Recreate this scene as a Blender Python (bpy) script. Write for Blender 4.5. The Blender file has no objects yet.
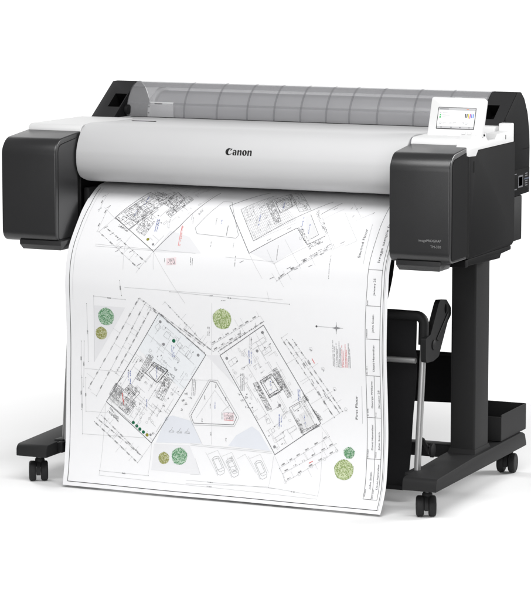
import bpy, bmesh, math, random
from math import sin, cos, pi, radians
from mathutils import Vector, Matrix

S = bpy.context.scene
COL = S.collection

# ------------------------------------------------------------------ materials
def principled(name):
    m = bpy.data.materials.new(name); m.use_nodes = True
    nt = m.node_tree
    return m, nt, nt.nodes['Principled BSDF']

def plastic(name, col, rough=.5, spec=.4, bump=.0, scale=900., var=.08, metal=0., coat=0.):
    """moulded surface: slight colour mottling, roughness variation, fine grain"""
    m, nt, b = principled(name)
    N = nt.nodes; L = nt.links
    tc = N.new('ShaderNodeTexCoord')
    n1 = N.new('ShaderNodeTexNoise'); n1.inputs['Scale'].default_value = 7.; n1.inputs['Detail'].default_value = 5
    L.new(tc.outputs['Object'], n1.inputs['Vector'])
    mx = N.new('ShaderNodeMix'); mx.data_type = 'RGBA'
    mx.inputs['A'].default_value = (*[c*(1-var) for c in col], 1)
    mx.inputs['B'].default_value = (*[min(1, c*(1+var)) for c in col], 1)
    L.new(n1.outputs['Fac'], mx.inputs['Factor'])
    L.new(mx.outputs['Result'], b.inputs['Base Color'])
    mr = N.new('ShaderNodeMapRange'); mr.inputs['To Min'].default_value = max(.05, rough-.06); mr.inputs['To Max'].default_value = rough+.06
    L.new(n1.outputs['Fac'], mr.inputs['Value']); L.new(mr.outputs['Result'], b.inputs['Roughness'])
    b.inputs['Specular IOR Level'].default_value = spec
    b.inputs['Metallic'].default_value = metal
    b.inputs['Coat Weight'].default_value = coat
    if bump:
        n2 = N.new('ShaderNodeTexNoise'); n2.inputs['Scale'].default_value = scale; n2.inputs['Detail'].default_value = 2
        L.new(tc.outputs['Object'], n2.inputs['Vector'])
        bp = N.new('ShaderNodeBump'); bp.inputs['Strength'].default_value = bump; bp.inputs['Distance'].default_value = .0005
        L.new(n2.outputs['Fac'], bp.inputs['Height']); L.new(bp.outputs['Normal'], b.inputs['Normal'])
    return m

def flat(name, col, rough=.6, spec=.2):
    return plastic(name, col, rough, spec, 0, var=.03)

M = {}
M['charcoal'] = plastic('charcoal_plastic', (.0255, .0255, .0265), .31, .62, .25)
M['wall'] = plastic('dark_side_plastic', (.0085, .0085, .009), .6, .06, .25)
M['black'] = plastic('black_plastic', (.010, .010, .0105), .55, .2, .2)
M['stand'] = plastic('black_painted_steel', (.024, .024, .0245), .55, .10, .15, 600)
M['groove'] = flat('shadow_gap_black', (.006, .006, .006), .8, .1)
M['silver'] = plastic('silver_painted_cover', (.575, .575, .58), .5, .28, .05, 1500, var=.015)
M['white'] = plastic('white_plastic', (.72, .72, .72), .5, .3, .1, 1200, var=.015)
M['deck'] = plastic('pale_grey_deck', (.56, .56, .565), .5, .3, .1, 1200, var=.015)
M['lightgrey'] = plastic('light_grey_plastic', (.52, .52, .51), .5, .3, .1, var=.03)
M['stop'] = flat('white_holder_plastic', (.9, .9, .9), .5)
M['roll'] = plastic('roll_paper', (.56, .56, .57), .7, .2, 0, var=.02)
M['steel'] = plastic('brushed_steel_tube', (.36, .36, .36), .36, .5, .0, var=.04, metal=.75)
M['logo'] = flat('logo_black', (.008, .008, .008), .4, .3)
M['letter'] = flat('pale_lettering', (.27, .27, .27), .5)
M['bezel'] = plastic('screen_bezel', (.045, .045, .047), .25, .5, 0)
M['lcd'] = flat('screen_white', (.74, .75, .76), .25, .5)
_b = M['lcd'].node_tree.nodes['Principled BSDF']; _b.inputs['Emission Color'].default_value = (1, 1, 1, 1); _b.inputs['Emission Strength'].default_value = .14   # the lit display
M['lcd_grey'] = flat('screen_grey', (.42, .42, .43), .25, .5)
M['lcd_line'] = flat('screen_text_grey', (.16, .16, .17), .3)
M['lcd_green'] = flat('screen_green', (.05, .42, .12), .3)
M['lcd_yellow'] = flat('screen_yellow', (.62, .52, .03), .3)
M['lcd_magenta'] = flat('screen_magenta', (.42, .05, .32), .3)
M['lcd_cyan'] = flat('screen_blue', (.10, .22, .62), .3)
M['lcd_black'] = flat('screen_black', (.02, .02, .02), .3)
M['lcd_red'] = flat('screen_orange', (.62, .22, .12), .3)
M['label_blue'] = flat('label_blue_grey', (.085, .10, .14), .4)
M['label_grey'] = flat('label_grey', (.15, .15, .16), .4)

# woven black cloth
def cloth_mat():
    m, nt, b = principled('woven_black_cloth'); N = nt.nodes; L = nt.links
    tc = N.new('ShaderNodeTexCoord')
    w1 = N.new('ShaderNodeTexWave'); w1.inputs['Scale'].default_value = 260; w1.bands_direction = 'X'
    w2 = N.new('ShaderNodeTexWave'); w2.inputs['Scale'].default_value = 260; w2.bands_direction = 'Z'
    ad = N.new('ShaderNodeMath'); ad.operation = 'MULTIPLY'
    for w in (w1, w2): L.new(tc.outputs['Object'], w.inputs['Vector'])
    L.new(w1.outputs['Fac'], ad.inputs[0]); L.new(w2.outputs['Fac'], ad.inputs[1])
    cr = N.new('ShaderNodeMix'); cr.data_type = 'RGBA'
    cr.inputs['A'].default_value = (.011, .011, .012, 1); cr.inputs['B'].default_value = (.020, .020, .021, 1)
    L.new(ad.outputs[0], cr.inputs['Factor']); L.new(cr.outputs['Result'], b.inputs['Base Color'])
    b.inputs['Roughness'].default_value = .85; b.inputs['Specular IOR Level'].default_value = .12
    bp = N.new('ShaderNodeBump'); bp.inputs['Strength'].default_value = .3; bp.inputs['Distance'].default_value = .0006
    L.new(ad.outputs[0], bp.inputs['Height']); L.new(bp.outputs['Normal'], b.inputs['Normal'])
    return m
M['cloth'] = cloth_mat()

# smoked translucent plastic of the roll cover
def smoke_mat(name, tint, alpha):
    m, nt, b = principled(name); N = nt.nodes; L = nt.links
    tr = N.new('ShaderNodeBsdfTransparent'); tr.inputs['Color'].default_value = (.95, .95, .955, 1)
    n = N.new('ShaderNodeTexNoise'); n.inputs['Scale'].default_value = 5
    tc = N.new('ShaderNodeTexCoord'); L.new(tc.outputs['Object'], n.inputs['Vector'])
    mr = N.new('ShaderNodeMapRange'); mr.inputs['To Min'].default_value = alpha-.03; mr.inputs['To Max'].default_value = alpha+.03
    L.new(n.outputs['Fac'], mr.inputs['Value'])
    b.inputs['Base Color'].default_value = (*tint, 1); b.inputs['Roughness'].default_value = .16
    b.inputs['Specular IOR Level'].default_value = .45
    mix = N.new('ShaderNodeMixShader')
    L.new(mr.outputs['Result'], mix.inputs['Fac']); L.new(tr.outputs[0], mix.inputs[1]); L.new(b.outputs[0], mix.inputs[2])
    L.new(mix.outputs[0], N['Material Output'].inputs['Surface'])
    return m
M['smoke'] = smoke_mat('smoked_clear_plastic', (.40, .40, .41), .34)
M['smoke_rib'] = smoke_mat('smoked_plastic_rib', (.25, .25, .26), .26)

def paper_mat():
    m, nt, b = principled('white_plotter_paper'); N = nt.nodes; L = nt.links
    tc = N.new('ShaderNodeTexCoord')
    n = N.new('ShaderNodeTexNoise'); n.inputs['Scale'].default_value = 500; n.inputs['Detail'].default_value = 4
    L.new(tc.outputs['Object'], n.inputs['Vector'])
    mx = N.new('ShaderNodeMix'); mx.data_type = 'RGBA'
    mx.inputs['A'].default_value = (.815, .815, .825, 1); mx.inputs['B'].default_value = (.84, .84, .85, 1)
    L.new(n.outputs['Fac'], mx.inputs['Factor']); L.new(mx.outputs['Result'], b.inputs['Base Color'])
    b.inputs['Roughness'].default_value = .7; b.inputs['Specular IOR Level'].default_value = .2
    bp = N.new('ShaderNodeBump'); bp.inputs['Strength'].default_value = .05; bp.inputs['Distance'].default_value = .0003
    L.new(n.outputs['Fac'], bp.inputs['Height']); L.new(bp.outputs['Normal'], b.inputs['Normal'])
    return m
M['paper'] = paper_mat()
INK = dict(ink=(.025, .025, .027), dark=(.09, .09, .095), mid=(.14, .14, .145), grey=(.26, .26, .27), hair=(.36, .36, .37), faint=(.43, .43, .44), blue=(.10, .15, .42),
           red=(.70, .12, .10), pink=(.72, .26, .27), green=(.09, .26, .12), olive=(.26, .27, .07), lime=(.24, .33, .11),
           green_light=(.45, .58, .46), olive_light=(.53, .54, .36), lime_light=(.58, .64, .42), green2=(.01, .13, .06), olive2=(.25, .24, .03), pale=(.75, .75, .765), blue_tint=(.785, .805, .825), blue_area=(.71, .73, .775),
           wash=(.73, .73, .735), pinkwash=(.83, .70, .72))
for k, c in INK.items(): M['ink_'+k] = flat('printed_'+k, c, .7, .15)

# ------------------------------------------------------------------ mesh helpers
def fillet(pts, r, n=7):
    """round the corners of a closed 2-D polygon; r is a number or one radius per corner"""
    out = []; k = len(pts)
    for i in range(k):
        ri = r[i] if isinstance(r, (list, tuple)) else r
        p = Vector(pts[i]); a = (Vector(pts[i-1])-p); b = (Vector(pts[(i+1) % k])-p)
        if ri <= 0: out.append(tuple(p)); continue
        ang = a.angle(b); d = min(ri/math.tan(ang/2), a.length*.49, b.length*.49); rr = d*math.tan(ang/2)
        a.normalize(); b.normalize()
        c = p+(a+b).normalized()*(rr/sin(ang/2)); s = p+a*d-c; e = p+b*d-c
        tot = s.angle(e) if s.length > 0 else 0
        sg = 1 if s.x*e.y-s.y*e.x > 0 else -1
        for j in range(n+1):
            t = sg*tot*j/n
            out.append((c.x+s.x*cos(t)-s.y*sin(t), c.y+s.x*sin(t)+s.y*cos(t)))
    return out

def spline(pts, n=6):
    out = []
    for i in range(len(pts)-1):
        p0 = Vector(pts[max(i-1, 0)]); p1 = Vector(pts[i]); p2 = Vector(pts[i+1]); p3 = Vector(pts[min(i+2, len(pts)-1)])
        for k in range(n):
            t = k/n
            out.append(tuple(.5*((2*p1)+(p2-p0)*t+(2*p0-5*p1+4*p2-p3)*t*t+(3*p1-p0-3*p2+p3)*t**3)))
    out.append(tuple(pts[-1])); return out

def place(axis, a, u, v):
    return (a, u, v) if axis == 'x' else ((u, a, v) if axis == 'y' else (u, v, a))

def prism(bm, pts, lo, hi, axis='x', bevel=0., seg=2, mi=0):
    """extrude a closed profile along an axis; bevel rounds the rims of the two ends"""
    f0 = [bm.verts.new(place(axis, lo, *p)) for p in pts]
    f1 = [bm.verts.new(place(axis, hi, *p)) for p in pts]
    n = len(pts); fs = []
    a = bm.faces.new(f0); b = bm.faces.new(f1); fs += [a, b]
    for i in range(n): fs.append(bm.faces.new((f0[i], f0[(i+1) % n], f1[(i+1) % n], f1[i])))
    for f in fs: f.material_index = mi
    bmesh.ops.recalc_face_normals(bm, faces=fs)
    if bevel > 0:
        es = list(set(list(a.edges)+list(b.edges)))
        r = bmesh.ops.bevel(bm, geom=es, offset=bevel, segments=seg, profile=.5, affect='EDGES', clamp_overlap=True)
        for f in r['faces']: f.material_index = mi
    return fs

def box(bm, x0, x1, y0, y1, z0, z1, bevel=.002, seg=2, mi=0):
    pts = fillet([(y0, z0), (y1, z0), (y1, z1), (y0, z1)], bevel, 3) if bevel else [(y0, z0), (y1, z0), (y1, z1), (y0, z1)]
    return prism(bm, pts, x0, x1, 'x', bevel, seg, mi)

def tube(bm, path, r, n=14, mi=0, cap=True):
    P = [Vector(p) for p in path]; rings = []
    up = Vector((0, 0, 1))
    t0 = (P[1]-P[0]).normalized()
    side = t0.cross(up if abs(t0.z) < .9 else Vector((1, 0, 0))).normalized()
    for i, p in enumerate(P):
        t = ((P[min(i+1, len(P)-1)]-P[max(i-1, 0)])).normalized()
        side = (side-t*side.dot(t)).normalized(); nrm = t.cross(side)
        rr = r[i] if isinstance(r, (list, tuple)) else r
        rings.append([bm.verts.new(p+(side*cos(2*pi*k/n)+nrm*sin(2*pi*k/n))*rr) for k in range(n)])
    fs = []
    for a, b in zip(rings, rings[1:]):
        for k in range(n): fs.append(bm.faces.new((a[k], a[(k+1) % n], b[(k+1) % n], b[k])))
    if cap: fs += [bm.faces.new(rings[0]), bm.faces.new(rings[-1])]
    for f in fs: f.material_index = mi
    bmesh.ops.recalc_face_normals(bm, faces=fs)

def lathe(bm, prof, center, axis, n=32, mi=0):
    """prof: list of (radius, distance along axis)"""
    ax = Vector(axis).normalized(); c = Vector(center)
    s = ax.cross(Vector((0, 0, 1)) if abs(ax.z) < .9 else Vector((1, 0, 0))).normalized(); t = ax.cross(s)
    rings = [[bm.verts.new(c+ax*d+(s*cos(2*pi*k/n)+t*sin(2*pi*k/n))*r) for k in range(n)] for r, d in prof]
    fs = []
    for a, b in zip(rings, rings[1:]):
        for k in range(n): fs.append(bm.faces.new((a[k], a[(k+1) % n], b[(k+1) % n], b[k])))
    fs += [bm.faces.new(rings[0]), bm.faces.new(rings[-1])]
    for f in fs: f.material_index = mi
    bmesh.ops.recalc_face_normals(bm, faces=fs)

def obj(name, bm, mats, parent=None, ang=38, origin=None):
    bm.normal_update()
    for e in bm.edges:
        e.smooth = not (len(e.link_faces) == 2 and e.calc_face_angle(0) > radians(ang))
    for f in bm.faces: f.smooth = True
    me = bpy.data.meshes.new(name)
    if origin is None and bm.verts:
        vs = [v.co for v in bm.verts]
        origin = Vector([(min(v[i] for v in vs)+max(v[i] for v in vs))/2 for i in range(3)])
        if parent is None: origin.z = min(v.z for v in vs)
    origin = Vector(origin)
    bmesh.ops.translate(bm, verts=bm.verts, vec=-origin)
    bm.to_mesh(me); bm.free()
    if not isinstance(mats, (list, tuple)): mats = [mats]
    for m in mats: me.materials.append(M[m])
    o = bpy.data.objects.new(name, me); COL.objects.link(o)
    if parent is not None:
        o.parent = parent
        w = Vector((0, 0, 0)); q = parent
        while q is not None: w += q.location; q = q.parent
        o.location = origin-w
    else: o.location = origin
    return o

def new(): return bmesh.new()

def thing(name, label, cat, loc=(0, 0, 0)):
    o = bpy.data.objects.new(name, None); COL.objects.link(o); o.location = loc
    o.empty_display_size = .1; o['label'] = label; o['category'] = cat
    return o

def mirror(bm):
    bmesh.ops.scale(bm, vec=(-1, 1, 1), verts=bm.verts); bmesh.ops.reverse_faces(bm, faces=bm.faces)

_fc = {}
def text_polys(txt):
    """outline font -> triangles/polygons in the text's own plane, height of a capital = about .73"""
    if txt in _fc: return _fc[txt]
    cu = bpy.data.curves.new('t', 'FONT'); cu.body = txt; cu.resolution_u = 3
    o = bpy.data.objects.new('t', cu); COL.objects.link(o)
    dg = bpy.context.evaluated_depsgraph_get(); me = o.evaluated_get(dg).to_mesh()
    V = [v.co.copy() for v in me.vertices]; P = [list(p.vertices) for p in me.polygons]
    o.evaluated_get(dg).to_mesh_clear(); bpy.data.objects.remove(o); bpy.data.curves.remove(cu)
    _fc[txt] = (V, P); return V, P
DRAWING = [
('P','pale',[(-0.3788,0.4942),(-0.2844,0.4934),(-0.3789,0.3401)]),
('P','blue_tint',[(-0.1863,0.484),(-0.0508,0.3799),(-0.118,0.2797),(-0.2495,0.3846)]),
('P','blue_area',[(-0.1682,0.2041),(-0.1474,0.2101),(-0.0919,0.1989),(-0.0627,0.141),(-0.1953,0.1341)]),
('P','pale',[(-0.201,0.1302),(-0.0967,0.1332),(-0.061,0.0591),(-0.2044,0.0602)]),
('P','blue_area',[(0.0359,0.1695),(0.0812,0.1967),(0.1014,0.1835),(0.1343,0.1355),(0.0139,0.1399)]),
('P','pale',[(-0.0493,0.3787),(-0.0115,0.3811),(0.0362,0.2983),(0.0021,0.3337)]),
('P','pale',[(-0.1814,0.7161),(-0.1198,0.6983),(-0.0733,0.6507),(-0.2091,0.6477)]),
('P','pale',[(0.0679,0.66),(0.1878,0.744),(0.214,0.6912),(0.1406,0.6324)]),
('L',1.3,'ink',[(-0.4497,0.8693),(-0.4465,0.7871),(-0.45,0.7348),(-0.4502,0.6478),(-0.4509,0.5736),(-0.4506,0.5059),(-0.4508,0.3964),(-0.4506,0.2871),(-0.4511,0.1781),(-0.4506,0.0693),(-0.45,0.0114),(-0.2014,0.0103),(0.0635,0.0096),(0.293,0.0089),(0.4538,0.0091)]),
('L',0.45,'faint',[(-0.4399,0.8701),(-0.4376,0.78),(-0.4391,0.7244),(-0.4399,0.6426),(-0.4407,0.5742),(-0.4409,0.5065)]),
('T', 'Second Floor', 'ink', 7, [(0.3781, 0.6621), (0.377, 0.7535)]),
('T', 'First Floor', 'ink', 7, [(0.3811, 0.2362), (0.389, 0.3001)]),
('L',0.5,'grey',[(0.385,0.7691),(0.3904,0.6458)]),
('L',0.5,'grey',[(0.3936,0.327),(0.3937,0.2272)]),
('L',1.3,'dark',[(-0.1863,0.484),(-0.0508,0.3799),(-0.2088,0.1318),(-0.3428,0.2345),(-0.1863,0.484)]),
('B',60,1,'dark',[(-0.2174,0.3704),(-0.2038,0.3642),(-0.2574,0.3035)]),
('B',34,2,'dark',[(-0.1616,0.326),(-0.1423,0.3166),(-0.197,0.2576)]),
('L',1.2,'ink',[(-0.2021,0.35),(-0.1615,0.3313),(-0.193,0.2953),(-0.2279,0.3198),(-0.2021,0.35)]),
('L',0.9,'ink',[(-0.1964,0.3415),(-0.1732,0.3287),(-0.1969,0.2986),(-0.2181,0.3204),(-0.1964,0.3415)]),
('B',26,3,'dark',[(-0.204,0.3517),(-0.1615,0.3295),(-0.212,0.3422)]),
('B',14,4,'dark',[(-0.1792,0.3194),(-0.1618,0.3063),(-0.1891,0.2974)]),
('B',22,5,'dark',[(-0.2751,0.2862),(-0.2496,0.2665),(-0.2908,0.2691)]),
('B',30,6,'dark',[(-0.3144,0.2872),(-0.2908,0.2709),(-0.334,0.2554)]),
('B',40,7,'grey',[(-0.3104,0.2821),(-0.2594,0.2426),(-0.3339,0.2447)]),
('B',26,8,'dark',[(-0.2829,0.2517),(-0.2554,0.2322),(-0.3062,0.2215)]),
('P','wash',[(-0.3183,0.269),(-0.2672,0.2439),(-0.2865,0.2121),(-0.3338,0.2375)]),
('L',0.8,'dark',[(-0.2751,0.2898),(-0.2438,0.2651),(-0.2633,0.2441)]),
('L',0.8,'dark',[(-0.2829,0.2768),(-0.2555,0.2572)]),
('L',0.8,'dark',[(-0.3242,0.2722),(-0.2927,0.3065)]),
('L',0.6,'dark',[(-0.3298,0.227),(-0.2644,0.1798)]),
('B',14,9,'dark',[(-0.3336,0.216),(-0.3076,0.1892),(-0.3297,0.2199)]),
('S',7,'blue',2.4,[(-0.2705,0.2883),(-0.2712,0.3249)]),
('S',7,'blue',2.0,[(-0.2764,0.2933),(-0.2772,0.3204)]),
('S',6,'blue',2.0,[(-0.1936,0.307),(-0.1938,0.3395)]),
('S',6,'blue',2.4,[(-0.2227,0.2255),(-0.2227,0.2505)]),
('S',7,'blue',2.4,[(-0.1479,0.3682),(-0.1498,0.4004)]),
('S',4,'blue',2.4,[(-0.1426,0.3685),(-0.1439,0.3981)]),
('L',1.6,'red',[(-0.2962,0.2615),(-0.2906,0.2297)]),
('S',7,'red',3,[(-0.2898,0.2298),(-0.2947,0.2624)]),
('C','grey',(-0.2067,0.2159),0.0031),
('C','grey',(-0.197,0.2273),0.0031),
('C','grey',(-0.1873,0.2197),0.003),
('C','grey',(-0.1938,0.2079),0.0032),
('C','grey',(-0.2532,0.2073),0.003),
('C','grey',(-0.2456,0.2221),0.0031),
('C','grey',(-0.2338,0.2094),0.0032),
('C','grey',(-0.2414,0.1974),0.003),
('C','grey',(-0.2161,0.1974),0.003),
('C','grey',(-0.2237,0.1862),0.0031),
('C','grey',(-0.2063,0.1874),0.0031),
('C','grey',(-0.2102,0.1925),0.003),
('B',4,235,'dark',[(-0.2411,0.3582),(-0.2337,0.3532),(-0.245,0.3525)]),
('B',4,410,'dark',[(-0.1728,0.3573),(-0.1655,0.3524),(-0.1767,0.3516)]),
('B',4,490,'dark',[(-0.142,0.3397),(-0.1347,0.3348),(-0.1459,0.3341)]),
('B',4,465,'dark',[(-0.1524,0.2731),(-0.1451,0.2682),(-0.1562,0.2675)]),
('B',4,405,'dark',[(-0.1757,0.2412),(-0.1684,0.2363),(-0.1795,0.2356)]),
('B',4,270,'dark',[(-0.2281,0.2983),(-0.2207,0.2934),(-0.2319,0.2926)]),
('B',4,310,'dark',[(-0.2125,0.2915),(-0.2051,0.2866),(-0.2164,0.2858)]),
('B',4,225,'dark',[(-0.2457,0.24),(-0.2383,0.2351),(-0.2495,0.2343)]),
('B',4,425,'dark',[(-0.1678,0.2044),(-0.1604,0.1995),(-0.1716,0.1987)]),
('B',4,180,'dark',[(-0.2633,0.2459),(-0.2559,0.241),(-0.2671,0.2402)]),
('B',4,345,'dark',[(-0.1989,0.2771),(-0.1916,0.2722),(-0.2028,0.2714)]),
('B',4,200,'dark',[(-0.2555,0.2822),(-0.2481,0.2773),(-0.2593,0.2765)]),
('L',0.5,'grey',[(-0.1982,0.4466),(-0.1879,0.4564),(-0.1802,0.4459),(-0.1904,0.4349),(-0.1982,0.4466)]),
('L',0.5,'grey',[(-0.165,0.4364),(-0.1518,0.4311),(-0.1601,0.4142),(-0.1746,0.4236),(-0.165,0.4364)]),
('F','grey',(-0.1825,0.461),0.0042),
('F','grey',(-0.1743,0.4005),0.0043),
('F','green2',(-0.1442,0.4115),0.0052),
('F','grey',(-0.0733,0.3776),0.0042),
('L',0.5,'grey',[(-0.222,0.4268),(-0.1258,0.3566)]),
('L',0.5,'faint',[(-0.2599,0.3724),(-0.1671,0.305)]),
('L',0.5,'grey',[(-0.1345,0.3999),(-0.1264,0.4084),(-0.118,0.3998),(-0.1254,0.3902),(-0.1345,0.3999)]),
('L',0.5,'grey',[(-0.1117,0.3758),(-0.1015,0.3887),(-0.0905,0.3772),(-0.1,0.3644),(-0.1117,0.3758)]),
('L',0.5,'grey',[(-0.1201,0.3905),(-0.1106,0.4002),(-0.1001,0.3936)]),
('L',1.3,'dark',[(0.1184,0.4706),(0.2767,0.2188),(0.1475,0.1262),(-0.0094,0.3812),(0.1184,0.4706)]),
('B',60,11,'dark',[(0.0848,0.3121),(0.0979,0.317),(0.1247,0.2421)]),
('B',60,12,'dark',[(0.1417,0.3523),(0.1526,0.3591),(0.1832,0.2806)]),
('L',1.2,'ink',[(0.1044,0.3195),(0.1372,0.3419),(0.1686,0.3017),(0.1317,0.277),(0.1044,0.3195)]),
('L',0.9,'ink',[(0.113,0.3181),(0.134,0.3316),(0.1557,0.3008),(0.1318,0.285),(0.113,0.3181)]),
('B',20,13,'dark',[(0.1044,0.3195),(0.1372,0.3419),(0.1085,0.3117)]),
('B',20,14,'dark',[(0.1415,0.3422),(0.148,0.3446),(0.1642,0.2974)]),
('B',16,15,'dark',[(0.1253,0.2826),(0.16,0.3011),(0.1295,0.2748)]),
('L',0.8,'dark',[(0.187,0.2546),(0.2215,0.2752),(0.2256,0.2654)]),
('L',0.8,'dark',[(0.187,0.2546),(0.2269,0.1849)]),
('L',0.8,'dark',[(0.2261,0.2956),(0.2741,0.2285)]),
('L',0.8,'dark',[(0.2269,0.1849),(0.2739,0.2124)]),
('L',0.6,'dark',[(0.1956,0.2552),(0.2172,0.2688),(0.2191,0.2589),(0.2018,0.2455),(0.1956,0.2552)]),
('L',0.6,'dark',[(0.2395,0.2019),(0.2608,0.2135),(0.2277,0.2655)]),
('P','wash',[(0.2144,0.2363),(0.2403,0.2543),(0.2587,0.2193),(0.2268,0.1969)]),
('B',14,16,'dark',[(0.2035,0.2235),(0.2143,0.2283),(0.2226,0.1886)]),
('B',18,17,'dark',[(0.2529,0.2512),(0.2615,0.2558),(0.2757,0.2246)]),
('B',12,18,'dark',[(0.2183,0.1923),(0.2693,0.2201),(0.2227,0.1846)]),
('B',16,19,'dark',[(0.2238,0.2854),(0.2368,0.2943),(0.2321,0.2699)]),
('S',6,'blue',2.0,[(0.1371,0.2975),(0.1359,0.3237)]),
('S',7,'blue',2.4,[(0.1595,0.2013),(0.1597,0.2357)]),
('S',5,'blue',2.4,[(0.1655,0.2018),(0.1657,0.2321)]),
('S',7,'blue',2.4,[(0.2152,0.2759),(0.214,0.3068)]),
('S',4,'blue',2.2,[(0.2195,0.2791),(0.2187,0.3072)]),
('S',5,'blue',2.0,[(0.234,0.2087),(0.2303,0.2435)]),
('L',0.5,'grey',[(0.1201,0.2175),(0.1287,0.2221),(0.1338,0.2104),(0.1243,0.2057),(0.1201,0.2175)]),
('L',0.5,'grey',[(0.1351,0.1904),(0.1415,0.1968),(0.1467,0.1892),(0.1408,0.1827),(0.1351,0.1904)]),
('L',0.5,'grey',[(0.1809,0.1944),(0.2034,0.2081),(0.209,0.1997),(0.1878,0.1853),(0.1809,0.1944)]),
('L',0.5,'grey',[(0.1471,0.1712),(0.1694,0.1856),(0.1752,0.1764),(0.1542,0.1617),(0.1471,0.1712)]),
('C','grey',(0.1803,0.24),0.0035),
('C','grey',(0.1886,0.2204),0.0035),
('F','grey',(0.1601,0.2588),0.0041),
('L',0.5,'grey',[(0.0955,0.4224),(0.1183,0.4388),(0.1259,0.4273),(0.1032,0.4127),(0.0955,0.4224)]),
('L',0.5,'grey',[(0.1115,0.3994),(0.1342,0.4147),(0.1406,0.4043),(0.1178,0.389),(0.1115,0.3994)]),
('L',0.5,'grey',[(0.0133,0.3646),(0.0351,0.3805),(0.0427,0.3689),(0.0215,0.353),(0.0133,0.3646)]),
('F','grey',(0.1151,0.4506),0.0041),
('F','grey',(0.0102,0.3747),0.0041),
('F','grey',(0.0985,0.4003),0.0041),
('C','grey',(0.0561,0.388),0.0037),
('C','grey',(0.0567,0.3505),0.0036),
('C','grey',(0.0356,0.3369),0.0035),
('C','grey',(0.0983,0.3816),0.0035),
('S',11,'blue',2.4,[(0.0765,0.3657),(0.0758,0.4013)]),
('S',4,'blue',2.4,[(0.083,0.3661),(0.0823,0.3993)]),
('S',21,'grey',1.8,[(0.0511,0.2906),(0.0506,0.3367)]),
('S',21,'grey',1.8,[(0.0556,0.2909),(0.0551,0.337)]),
('S',21,'grey',1.8,[(0.0602,0.2913),(0.0597,0.3373)]),
('S',21,'grey',1.8,[(-0.0913,0.2675),(-0.0889,0.3133)]),
('S',21,'grey',1.8,[(-0.0867,0.2678),(-0.0843,0.3136)]),
('S',21,'grey',1.8,[(-0.0821,0.2681),(-0.0797,0.314)]),
('S',10,'grey',1.8,[(0.0791,0.4051),(0.0794,0.4394)]),
('S',10,'grey',1.8,[(0.0836,0.4054),(0.0839,0.4397)]),
('S',4,'grey',1.8,[(0.0957,0.4602),(0.0958,0.4824)]),
('S',4,'dark',2.2,[(-0.0428,0.4324),(-0.0425,0.4579)]),
('S',4,'dark',2.2,[(-0.0389,0.4327),(-0.0386,0.4581)]),
('S',4,'dark',2.2,[(0.0514,0.4317),(0.0516,0.4546)]),
('F','grey',(0.146,0.1469),0.0041),
('D',7,21,[(-0.2438,0.5201),(-0.3959,0.2682)]),
('D',5,22,[(-0.2272,0.5059),(-0.372,0.2482)]),
('D',8,23,[(-0.2107,0.4916),(-0.3145,0.3135)]),
('D',6,24,[(-0.2404,0.5215),(-0.0577,0.4023)]),
('D',4,25,[(-0.2106,0.4977),(-0.055,0.3863)]),
('D',3,26,[(-0.1672,0.5153),(-0.0662,0.4205)]),
('D',1,27,[(-0.3784,0.5199),(-0.284,0.5148)]),
('D',1,28,[(-0.4005,0.4978),(-0.3972,0.3401)]),
('L',0.45,'faint',[(-0.3784,0.5199),(-0.3788,0.3401)]),
('D',1,29,[(-0.4102,0.3948),(-0.4109,0.2702)]),
('D',2,30,[(-0.4191,0.3942),(-0.4175,0.2076)]),
('L',0.45,'faint',[(-0.4082,0.3209),(-0.2943,0.318)]),
('D',6,31,[(-0.032,0.4083),(0.1055,0.4931)]),
('D',3,32,[(-0.0289,0.3903),(0.0632,0.4474)]),
('D',9,33,[(-0.1139,0.4457),(-0.0289,0.3903)]),
('D',8,34,[(0.119,0.4799),(-0.0142,0.3917)]),
('D',7,35,[(0.2007,0.4373),(0.339,0.2553)]),
('D',7,36,[(0.1837,0.4362),(0.3305,0.2507)]),
('D',7,37,[(0.1688,0.4392),(0.3155,0.2376)]),
('L',0.45,'faint',[(0.2196,0.3948),(0.1809,0.3704)]),
('L',0.45,'faint',[(0.2504,0.3439),(0.2182,0.3249)]),
('L',0.45,'faint',[(0.2688,0.3163),(0.2345,0.294)]),
('L',0.45,'faint',[(0.3107,0.3072),(0.2424,0.2645)]),
('L',0.45,'faint',[(0.3305,0.2507),(0.2795,0.2149)]),
('C','grey',(0.2516,0.4159),0.0043),
('B',3,205,'dark',[(0.2516,0.4159),(0.2558,0.4109),(0.2487,0.4131)]),
('C','grey',(0.2848,0.3653),0.0043),
('B',3,285,'dark',[(0.2848,0.3653),(0.2889,0.3603),(0.2819,0.3625)]),
('C','grey',(0.3172,0.3137),0.0044),
('B',3,365,'dark',[(0.3172,0.3137),(0.3213,0.3086),(0.3143,0.3108)]),
('C','grey',(0.3475,0.2619),0.0044),
('B',3,440,'dark',[(0.3475,0.2619),(0.3516,0.2569),(0.3447,0.259)]),
('L',1.6,'red',[(0.2543,0.39),(0.2618,0.3777)]),
('L',1.3,'grey',[(0.2274,0.3747),(0.2348,0.3624)]),
('L',1.3,'grey',[(0.2339,0.3831),(0.2413,0.3708)]),
('L',1.3,'grey',[(0.2433,0.3869),(0.2507,0.3746)]),
('L',1.3,'grey',[(0.2519,0.3348),(0.2592,0.3225)]),
('L',1.3,'grey',[(0.271,0.3037),(0.2784,0.2914)]),
('L',1.3,'grey',[(0.2866,0.3),(0.2939,0.2877)]),
('L',1.3,'grey',[(0.2862,0.2812),(0.2936,0.2689)]),
('L',1.3,'grey',[(0.2996,0.2589),(0.3069,0.2466)]),
('L',1.3,'grey',[(0.1947,0.4254),(0.2023,0.4132)]),
('L',1.3,'grey',[(0.3208,0.2644),(0.328,0.2521)]),
('D',5,41,[(0.1734,0.0786),(0.3203,0.1687)]),
('D',5,42,[(0.1625,0.0915),(0.3015,0.1861)]),
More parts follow.
